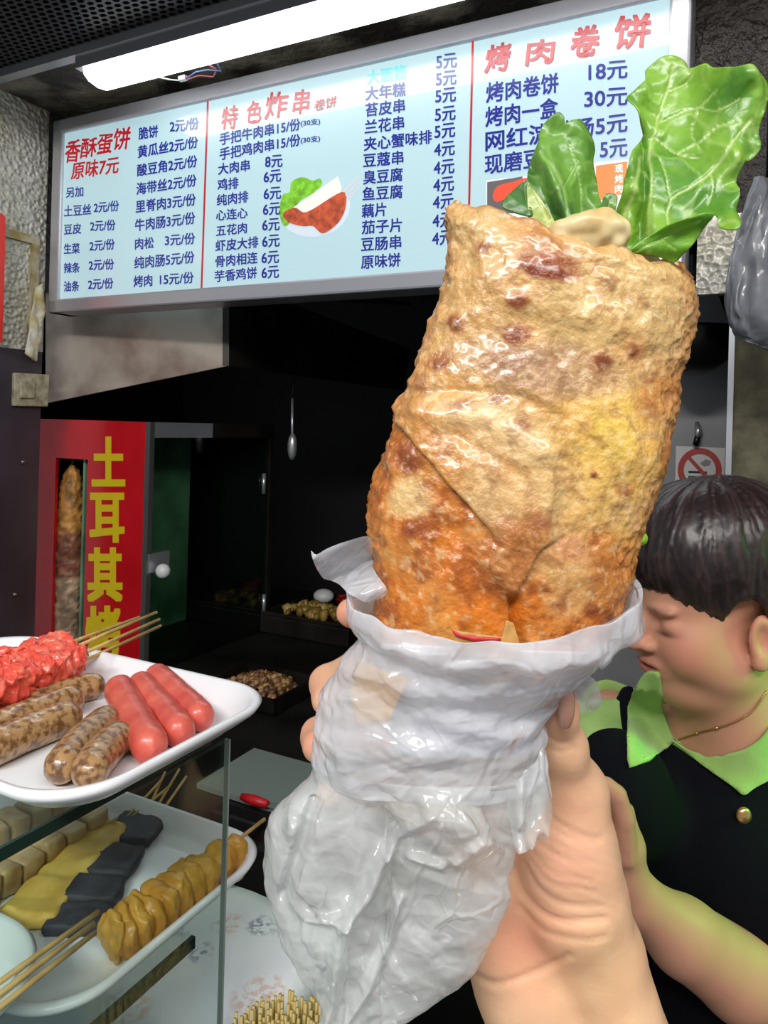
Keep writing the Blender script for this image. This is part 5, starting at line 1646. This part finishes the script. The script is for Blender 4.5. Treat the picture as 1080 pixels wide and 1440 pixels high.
# shirt: open at the neck
neck = [(700, 985), (930, 985), (948, 1037), (985, 1064), (1040, 1058), (1085, 1026), (1300, 900)]
ny = np.interp(tx, [q[0] for q in neck], [q[1] for q in neck])
frontmask = (TP - np.array(TC)) @ np.array(fb)
G = np.where(frontmask > -.03, (ny - ty) * td / F, (940 - ty) * td / F)
G = np.maximum(G, (ty - 1318) * td / F * np.where(tx > 1040, 1, -1) * np.where(tx > 1040, 1, 1) if False else G)
sh = T.copy(); sh.F = sh.F - .002; sh.cut(G)
SV, SF = sh.mesh(); SV = relax(SV, SF, 3); SN = normals(SV, SF)
SV = SV + SN * (noise(SV, 14, 3) * .002 + ridged(SV * np.array([1, 1, .6]), 13, 4, 2) * .002)[:, None]
M_shirt = mat('green_shirt', C(176, 214, 118), .75, color2=C(158, 200, 100), noise_scale=20, bump=.5, bump_scale=420, bump_kind='wave', bump_dist=.002, sheen=.2)
obj('shirt', (SV, SF), M_shirt, woman)
# pinafore over it
vee = [(640, 1500), (795, 1085), (820, 1052), (888, 945), (896, 985), (890, 1072), (945, 1046), (1045, 1112), (1110, 1070), (1150, 1060), (1300, 1060)]
vy = np.interp(tx, [q[0] for q in vee], [q[1] for q in vee])
G2 = (vy - ty) * td / F
far = np.array(P(808, 1120, .90))
arm_r = np.linalg.norm((TP - np.array(P(1135, 1210, .80)))[:, :], axis=1)
T2 = SDF((.02, .60, CZ - 1.02), (.66, 1.22, CZ - .22), .0040)
T2.ell(tp(0, 0, -.02), (.098, .150, .20), MT, .03); T2.ell(tp(.045, .05, .03), (.062, .075, .075), MT, .04); T2.ell(tp(.045, -.06, .03), (.062, .075, .075), MT, .04)
T2.ell(tp(.01, 0, -.25), (.115, .155, .22), MT, .04); T2.cone(tp(-.02, .11, .120), tp(-.02, -.12, .130), .048, .048, .04); T2.cone(tp(-.02, 0, .12), tp(-.03, 0, .20), .075, .066, .03)
T2.ell(P(872, 1120, .85), (.045, .05, .06), None, .03); T2.F -= .013; T2.cut(G2)
AV, AF = T2.mesh(); AV = relax(AV, AF, 3); AN = normals(AV, AF)
AV = AV + AN * (noise(AV, 12, 8) * .003)[:, None]
apron = obj('pinafore', (AV, AF), mat('black_cloth', C(7, 8, 15), .9, spec=.15, bump=.4, bump_scale=300), woman)
# bare skin: head, neck, chest, forearm and hand as one body
Bs = B
for X in (B,):
    X.ell(tp(0, 0, -.02), (.090, .142, .19), MT, .03); X.ell(tp(.01, 0, -.25), (.105, .145, .21), MT, .04)
    X.cone(tp(-.02, .14, .125), tp(-.02, -.15, .135), .044, .044, .04)
    X.cone(tp(-.015, 0, .115), tp(-.03, 0, .22), .072, .060, .03)
limb([(1140, 1205, .80, 52), (1118, 1400, .775, 56), (1040, 1372, .765, 58), (960, 1316, .755, 50), (900, 1266, .745, 33), (882, 1232, .742, 29)], .010)
limb([(1010, 1090, .97, 50), (810, 1130, .90, 46), (830, 1330, .82, 40), (880, 1240, .79, 30)], .010)
E((.050, .034, -.045), (.032, .030, .032), .016); E((.050, -.034, -.045), (.032, .030, .032), .016)
E((.056, 0, -.084), (.026, .030, .022), .014); E((.012, .046, -.066), (.034, .024, .030), .02); E((.012, -.046, -.066), (.034, .024, .030), .02)
E((.020, 0, -.098), (.05, .046, .030), .02)
E((.083, .030, -.012), (.010, .016, .008), .010, 'sub'); E((.083, -.030, -.012), (.010, .016, .008), .010, 'sub')
E((.064, .031, -.015), (.018, .017, .0115), .004); E((.064, -.031, -.015), (.018, .017, .0115), .004)
E((.078, .026, .003), (.012, .022, .006), .008); E((.078, -.026, .003), (.012, .022, .006), .008)
B.cone(hp_(.080, 0, -.004), hp_(.101, 0, -.036), .0085, .0120, .007)
E((.089, .013, -.0405), (.011, .0080, .0075), .004); E((.089, -.013, -.0405), (.011, .0080, .0075), .004)
E((.073, 0, -.066), (.016, .030, .016), .010)
E((.0830, .0, -.0620), (.0095, .026, .0050), .003); E((.0815, .0, -.0720), (.0095, .023, .0058), .003)
E((.093, 0, -.0670), (.015, .027, .0012), .002, 'sub')
E((-.010, .076, -.030), (.018, .010, .030), .006); E((-.005, .085, -.026), (.010, .009, .018), .003, 'sub'); E((-.002, .078, -.052), (.009, .008, .010), .004)
E((-.010, -.076, -.024), (.019, .010, .031), .006)
# her near hand: palm, thumb and four curled fingers
limb([(882, 1236, .742, 29), (874, 1190, .738, 31), (868, 1160, .735, 28)], .006)
limb([(880, 1205, .722, 16), (878, 1150, .714, 14.5), (868, 1118, .712, 13.5), (852, 1103, .712, 12)], .002)
for (y0, x1, y1, x2, y2, r) in [(1142, 852, 1122, 834, 1134, 13), (1162, 846, 1148, 826, 1160, 13.5), (1184, 846, 1176, 826, 1186, 13), (1204, 850, 1202, 834, 1210, 11.5)]:
    limb([(878, y0, .745, r + 2), (x1, y1, .742, r), (x2, y2, .728, r * .92), (x2 + 8, y2 + 6, .716, r * .82)], .003)
BV_, BF_ = B.mesh(); BV_ = relax(BV_, BF_, 2); BN_ = normals(BV_, BF_)
wx, wy, wd = pix(BV_)
L_ = (BV_ - np.array(HC)) @ MH                           # head coordinates
wc = np.tile(L3(202, 146, 118), (len(BV_), 1))


def wb(c, f, s, u, r, a):
    global wc
    rr = np.array(r if np.ndim(r) else (r, r, r)); q = ((L_ - np.array([f, s, u])) / rr)
    w = np.clip(a * np.exp(-(q ** 2).sum(1)), 0, 1)[:, None]; wc = wc * (1 - w) + L3(*c) * w


wb((206, 118, 96), .06, .045, -.040, .024, .6); wb((206, 128, 104), .105, 0, -.036, .016, .6); wb((200, 128, 104), .0, .08, -.025, .03, .5)
for sgn in (1, -1):
    wb((88, 58, 50), .085, .030 * sgn, .0035, (.02, .017, .0032), .75)
    wb((52, 32, 30), .082, .033 * sgn, -.0225, (.014, .016, .0030), .95)
    wb((150, 96, 84), .082, .033 * sgn, -.0060, (.012, .014, .0018), .5)
wb((176, 78, 76), .090, .004, -.0630, (.012, .019, .0036), .85); wb((186, 88, 84), .090, .004, -.0722, (.012, .017, .0045), .85); wb((90, 40, 40), .090, .005, -.0672, (.014, .021, .0014), .9)
wb((110, 60, 52), .098, .012, -.0465, (.006, .004, .0028), .8)
t = smooth(-.3, .5, fbm(BV_, 30, 7))[:, None]; wc = wc * (1 - .15 * t) + L3(200, 138, 112) * .15 * t
obj('body', (BV_, BF_), mat('skin_woman', attr=True, rough=.5, spec=.35, sss=.2, sss_rad=(.012, .005, .003)), woman, colors=wc)
# hair
HS = SDF(np.array(HC) - .16, np.array(HC) + .18, .0026)
Eh = lambda c, r, k=.012, op='add': HS.ell(hp_(*c), r, MH, k, op)
Eh((-.018, 0, .050), (.103, .089, .094)); Eh((-.045, 0, -.005), (.074, .084, .090), .03); Eh((.028, 0, .062), (.066, .074, .070), .03)
Xh = HS.points(); gx_, gy_, gd_ = pix(Xh)
line = [(860, 800), (878, 806), (893, 818), (905, 828), (922, 831), (940, 837), (962, 850), (980, 868), (994, 884), (1004, 893), (1012, 884), (1026, 862), (1042, 846), (1062, 842), (1076, 856), (1086, 900), (1100, 940), (1200, 960)]
ly = np.interp(gx_, [q[0] for q in line], [q[1] for q in line])
Lh = (Xh - np.array(HC)) @ MH
G3 = np.where(Lh[:, 1] > -.05, (gy_ - ly) * gd_ / F * .8, (.0 - Lh[:, 2]) * .8 + np.maximum(0, -(Lh[:, 0] + .02)) * -1.0)
HS.cut(G3)
hV, hF = HS.mesh(); hV = relax(hV, hF, 2); hN = normals(hV, hF)
Lh = (hV - np.array(HC)) @ MH
ang = np.arctan2(Lh[:, 1], Lh[:, 0] + .01); pol = np.c_[ang * .09, Lh[:, 2] * .22 + Lh[:, 0] * .1, ang * 0 + .3]
st = ridged(pol, 95, 3, 3); hV = hV + hN * (st[:, None] - 1.0) * .0016
hcol = L3(30, 18, 18) * (1 - smooth(.7, 1.5, st)[:, None]) + L3(52, 36, 36) * smooth(.7, 1.5, st)[:, None]
obj('hair', (hV, hF), mat('dark_hair', attr=True, rough=.38, spec=.6), woman, colors=hcol)

# collar, necklace and button lie on what she wears
dg = bpy.context.evaluated_depsgraph_get()
allV = np.concatenate([SV, AV, BV_]); o1 = len(SV); o2 = o1 + len(AV)
bvh = BVHTree.FromPolygons([tuple(p) for p in allV], [tuple(int(i) for i in q) for q in SF] + [tuple(int(i) + o1 for i in q) for q in AF] + [tuple(int(i) + o2 for i in q) for q in BF_])


def drape(x, y, off):
    o = Vector((0, 0, CZ)) + ray(x, y) * .55
    h = bvh.ray_cast(o, ray(x, y).normalized())
    if h[0] is None: return P(x, y, .86)
    return h[0] - ray(x, y).normalized() * off


def collar(poly, off):
    p2, ff = fill2d(smooth_poly(poly, 4), 4)
    W = np.array([drape(x, y, off) for x, y in p2])
    dd = W[:, 1].copy()
    for _ in range(30):                                   # let the cloth span small hollows
        acc = np.zeros(len(dd)); c_ = np.zeros(len(dd))
        for tri in ff:
            for i in range(3):
                a, b = tri[i], tri[(i + 1) % 3]; acc[a] += dd[b]; c_[a] += 1; acc[b] += dd[a]; c_[b] += 1
        dd = np.minimum(W[:, 1], acc / np.maximum(c_, 1))
    o = obj('collar', (unproject(p2[:, 0], p2[:, 1], dd), ff), M_shirt, woman); solid(o, .004, 1); return o


collar([(926, 950), (912, 946), (896, 962), (884, 995), (882, 1040), (884, 1074), (890, 1078), (915, 1066), (944, 1046), (946, 1036), (934, 1008), (930, 980)], .006)
collar([(944, 1040), (968, 1054), (1000, 1065), (1040, 1058), (1068, 1042), (1100, 1012), (1130, 1040), (1100, 1085), (1062, 1108), (1046, 1118), (1030, 1106), (985, 1074)], .006)
npts = [drape(x, y, .0015) for x, y in interp_poly([(944, 1042), (958, 1038), (985, 1030), (1015, 1022), (1040, 1012), (1060, 998), (1078, 972)], 60)]
ys = np.array([p.y for p in npts]); ys = np.convolve(np.pad(ys, 3, 'edge'), np.ones(7) / 7, 'valid')
npts = [Vector((p.x, y, p.z)) for p, y in zip(npts, ys)]
mb = MB().tube(npts, .0011, 6)
for i in (18, 27): mb.ball(npts[i], .0024, 8)
obj('necklace', mb.vf, mat('gold', C(214, 160, 110), .25, metal=.9), woman)
bp_ = drape(1046, 1147, .003)
obj('button', MB().ball(bp_, (.0085, .005, .0095), 18).vf, mat('gold_button', C(226, 178, 120), .22, metal=.85), woman)['label'] = 'round gold button'
# lower body out of the picture, standing on the floor
lg = MB()
for s in (-.08, .08):
    q = tp(0, s, -.40)
    lg.tube([q, (q[0], q[1], .50), (q[0], q[1], .06)], [.085, .06, .045], 16)
obj('trousers', lg.vf, mat('dark_trousers', C(26, 26, 32), .8), woman)
for s in (-.08, .08):
    q = tp(.04, s, 0)
    obj('shoe', MB().ball((q[0], q[1], .04), (.09, .07, .04), 16).vf, M_black, woman)
